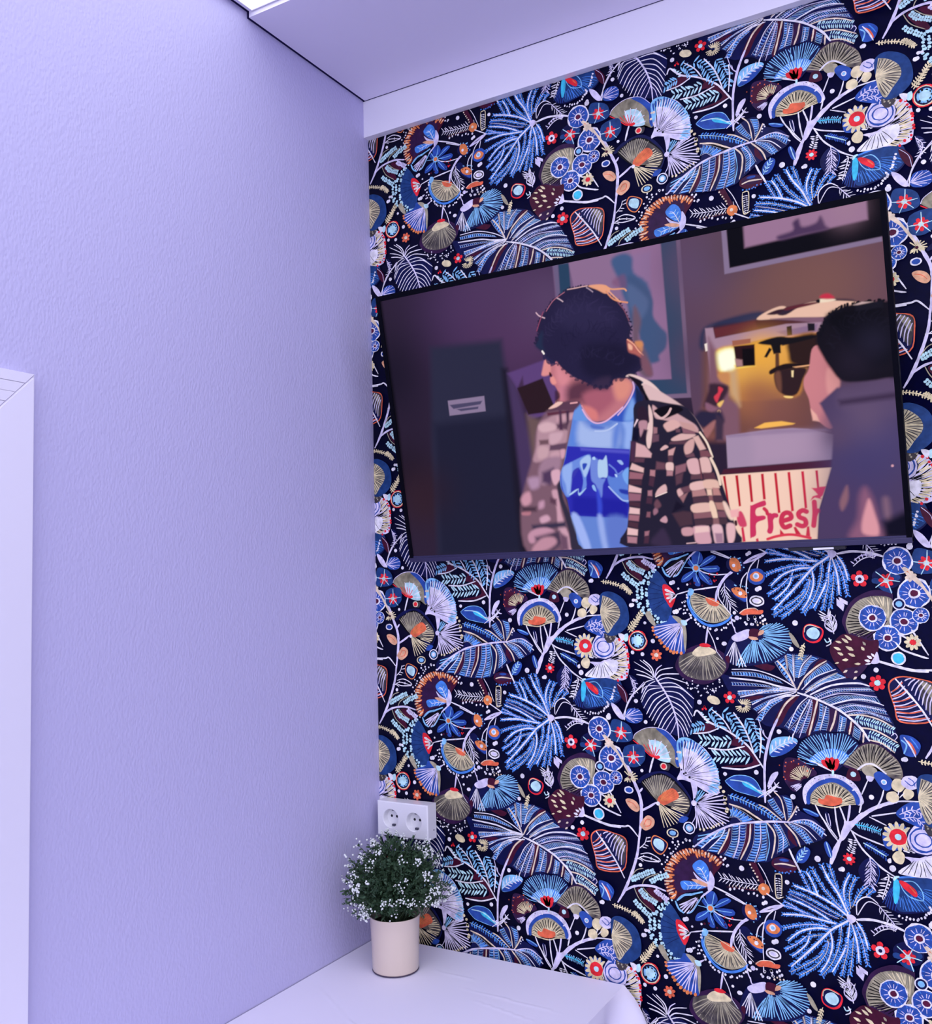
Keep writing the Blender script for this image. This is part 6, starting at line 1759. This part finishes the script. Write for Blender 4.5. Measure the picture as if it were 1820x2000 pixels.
# front skirt and wall-side skirt
for js, yo in ((NY, -1), (0, 1)):
    prev = [G[i][js] for i in range(NX+1)]
    for d in range(1, 13):
        f = d/12; cur = []
        for i, x in enumerate(xs):
            off = (.012*f*(.5+.5*math.sin(x*60))+.003) * (1 if yo < 0 else .25)
            cur.append(bm.verts.new((x + (0 if i < NX else .002), ys[js] + yo*off, Z_TABLE - drop*f)))
        for i in range(NX): bm.faces.new((prev[i], prev[i+1], cur[i+1], cur[i]))
        prev = cur
cl = from_bm('tablecloth', bm, M_cloth, smooth=True)
cl.data.set_sharp_from_angle(angle=math.radians(48))
tag(cl, 'white cloth with faint fold creases spread over the corner table and hanging off its edges', 'tablecloth')

# ------------------------------------------------------------------ pot with plant
PX, PY = .131, -.140
ZP = Z_TABLE + .0012
pot = empty('potted_plant', (PX, PY, ZP))
tag(pot, 'small bushy plant with tiny white blossoms in a cream metal pot on the white cloth', 'potted plant')
M_pot = mat('cream_enamel_pot', (.74, .62, .50), .26, .5, coat=.3)
bm = bmesh.new()
H = .103
lathe(bm, [(0, .001), (.0425, .001), (.0438, .0022), (.0442, .004), (.0452, .03), (.0466, .07), (.0480, H-.004), (.0492, H-.0014), (.0492, H), (.0476, H), (.0470, H-.003), (.0462, H-.02), (0, H-.02)], 96)
p_ = from_bm('pot', bm, M_pot, pot, smooth=True)
bm = bmesh.new()
lathe(bm, [(.0, 0), (.0436, 0), (.0447, .0010), (.0445, .0022), (.0430, .0022)], 96)
from_bm('base_ring', bm, mat('dark_base_ring', (.05, .03, .07), .4), pot, smooth=True)
bm = bmesh.new()
lathe(bm, [(0, H-.016), (.0462, H-.0175)], 48)
from_bm('soil', bm, mat('soil', (.03, .02, .015), .95), pot)

# foliage: wiry stems, small leaves, clusters of tiny flowers
R_ = random.Random(11)
M_leaf = mat('dark_leaf', (.022, .060, .030), .55, .4, noise=(60, (.055, .11, .05)))
M_stem = mat('green_stem', (.04, .07, .03), .7)
M_flw = mat('white_blossom', (.85, .90, .84), .6)
bl, bs, bf = bmesh.new(), bmesh.new(), bmesh.new()
def leaf(bm, p, d, l, w_):
    d = d.normalized(); s = d.cross(Vector((R_.uniform(-1,1), R_.uniform(-1,1), R_.uniform(-1,1)))).normalized(); n = d.cross(s)
    a = [p, p + d*l*.35 + s*w_ + n*w_*.25, p + d*l*.8 + s*w_*.55, p + d*l, p + d*l*.8 - s*w_*.55, p + d*l*.35 - s*w_ + n*w_*.25]
    m_ = [p + d*l*.35 - n*w_*.2, p + d*l*.8]
    v = [bm.verts.new(q) for q in a]; mv = [bm.verts.new(q) for q in m_]
    bm.faces.new((v[0], v[1], mv[0])); bm.faces.new((v[1], v[2], mv[1], mv[0])); bm.faces.new((v[2], v[3], mv[1]))
    bm.faces.new((v[3], v[4], mv[1])); bm.faces.new((v[4], v[5], mv[0], mv[1])); bm.faces.new((v[5], v[0], mv[0]))
def tube(bm, pts, r):
    rings = []
    for i, p in enumerate(pts):
        d = (pts[min(i+1, len(pts)-1)] - pts[max(i-1, 0)]).normalized()
        a = d.cross(Vector((.3, .5, .81))).normalized(); b_ = d.cross(a); rr = r*(1 - .5*i/len(pts))
        rings.append([bm.verts.new(p + (a*math.cos(t) + b_*math.sin(t))*rr) for t in (0, 2.09, 4.19)])
    for A, B in zip(rings, rings[1:]):
        for k in range(3): bm.faces.new((A[k], A[(k+1)%3], B[(k+1)%3], B[k]))
_ico = bmesh.new(); bmesh.ops.create_icosphere(_ico, subdivisions=1, radius=1)
ICO_V = [v.co.copy() for v in _ico.verts]; ICO_F = [[v.index for v in f.verts] for f in _ico.faces]; _ico.free()
def bead(bm, p, r):
    vs = [bm.verts.new(p + q*r*Vector((1,1,.85)).x) for q in ICO_V]
    for f in ICO_F: bm.faces.new([vs[k] for k in f])
CEN = Vector((0, 0, H + .055))
def radius(d):      # crown silhouette: wide shoulders, pulled-in bottom
    az = math.atan2(d.y, d.x)
    r = .097 + .010*math.sin(3*az + .6) + .007*math.sin(5*az + 2) + .009*math.sin(4*az + 7*d.z + 1)
    if d.z < 0: r *= 1 - .28*(-d.z)
    return r * (1 - .13*max(0, d.z)**2)
tips = []
for k in range(330):
    z = R_.uniform(-.62, 1); a = R_.uniform(0, 2*math.pi); q = math.sqrt(1 - z*z)
    d = Vector((q*math.cos(a), q*math.sin(a), z)); rr = radius(d) * R_.uniform(.80, 1.06)
    tip = CEN + d*rr
    if tip.x + PX < .008: tip.x = .008 - PX
    if tip.y + PY > -.012: tip.y = -.012 - PY
    if tip.z < H + .004: tip.z = H + .004 + R_.random()*.01
    root = Vector((R_.uniform(-.02, .02), R_.uniform(-.02, .02), H - .016))
    mid = root.lerp(tip, .5) + Vector((0, 0, .022)) + Vector([R_.gauss(0, .005) for _ in range(3)])
    pts = [root, root.lerp(mid, .5) + Vector((0, 0, .004)), mid, mid.lerp(tip, .55) + Vector((0, 0, .004)), tip]
    tube(bs, pts, .0007)
    nl = 30
    for i in range(nl):
        t = .28 + .72*i/nl; s_ = t*4; i0 = min(3, int(s_)); p = pts[i0].lerp(pts[i0+1], s_ - i0)
        dd = (d + Vector([R_.gauss(0, .75) for _ in range(3)])).normalized()
        leaf(bl, p, dd, R_.uniform(.005, .0095), R_.uniform(.0012, .0024))
    tips.append((tip, d))
# filler twigs deep in the crown keep it opaque
for k in range(2200):
    z = R_.uniform(-.6, 1); a = R_.uniform(0, 2*math.pi); q = math.sqrt(1 - z*z)
    d = Vector((q*math.cos(a), q*math.sin(a), z)); p = CEN + d*radius(d)*R_.uniform(.35, .86)
    if p.x + PX < .008 or p.y + PY > -.01 or p.z < H: continue
    leaf(bl, p, (d + Vector([R_.gauss(0, .7) for _ in range(3)])), R_.uniform(.006, .011), R_.uniform(.002, .0036))
from_bm('stems', bs, M_stem, pot)
fo = from_bm('foliage', bl, M_leaf, pot)
R_.shuffle(tips)
for tip, d in tips[:120]:
    for i in range(R_.randint(5, 14)):
        off = Vector([R_.gauss(0, .0042) for _ in range(3)]) + d*.003
        p = tip + off
        if p.x + PX < .004 or p.y + PY > -.008: continue
        bead(bf, p, R_.uniform(.0011, .0025))
o = from_bm('blossoms', bf, M_flw, pot, smooth=True); o['kind'] = 'stuff'
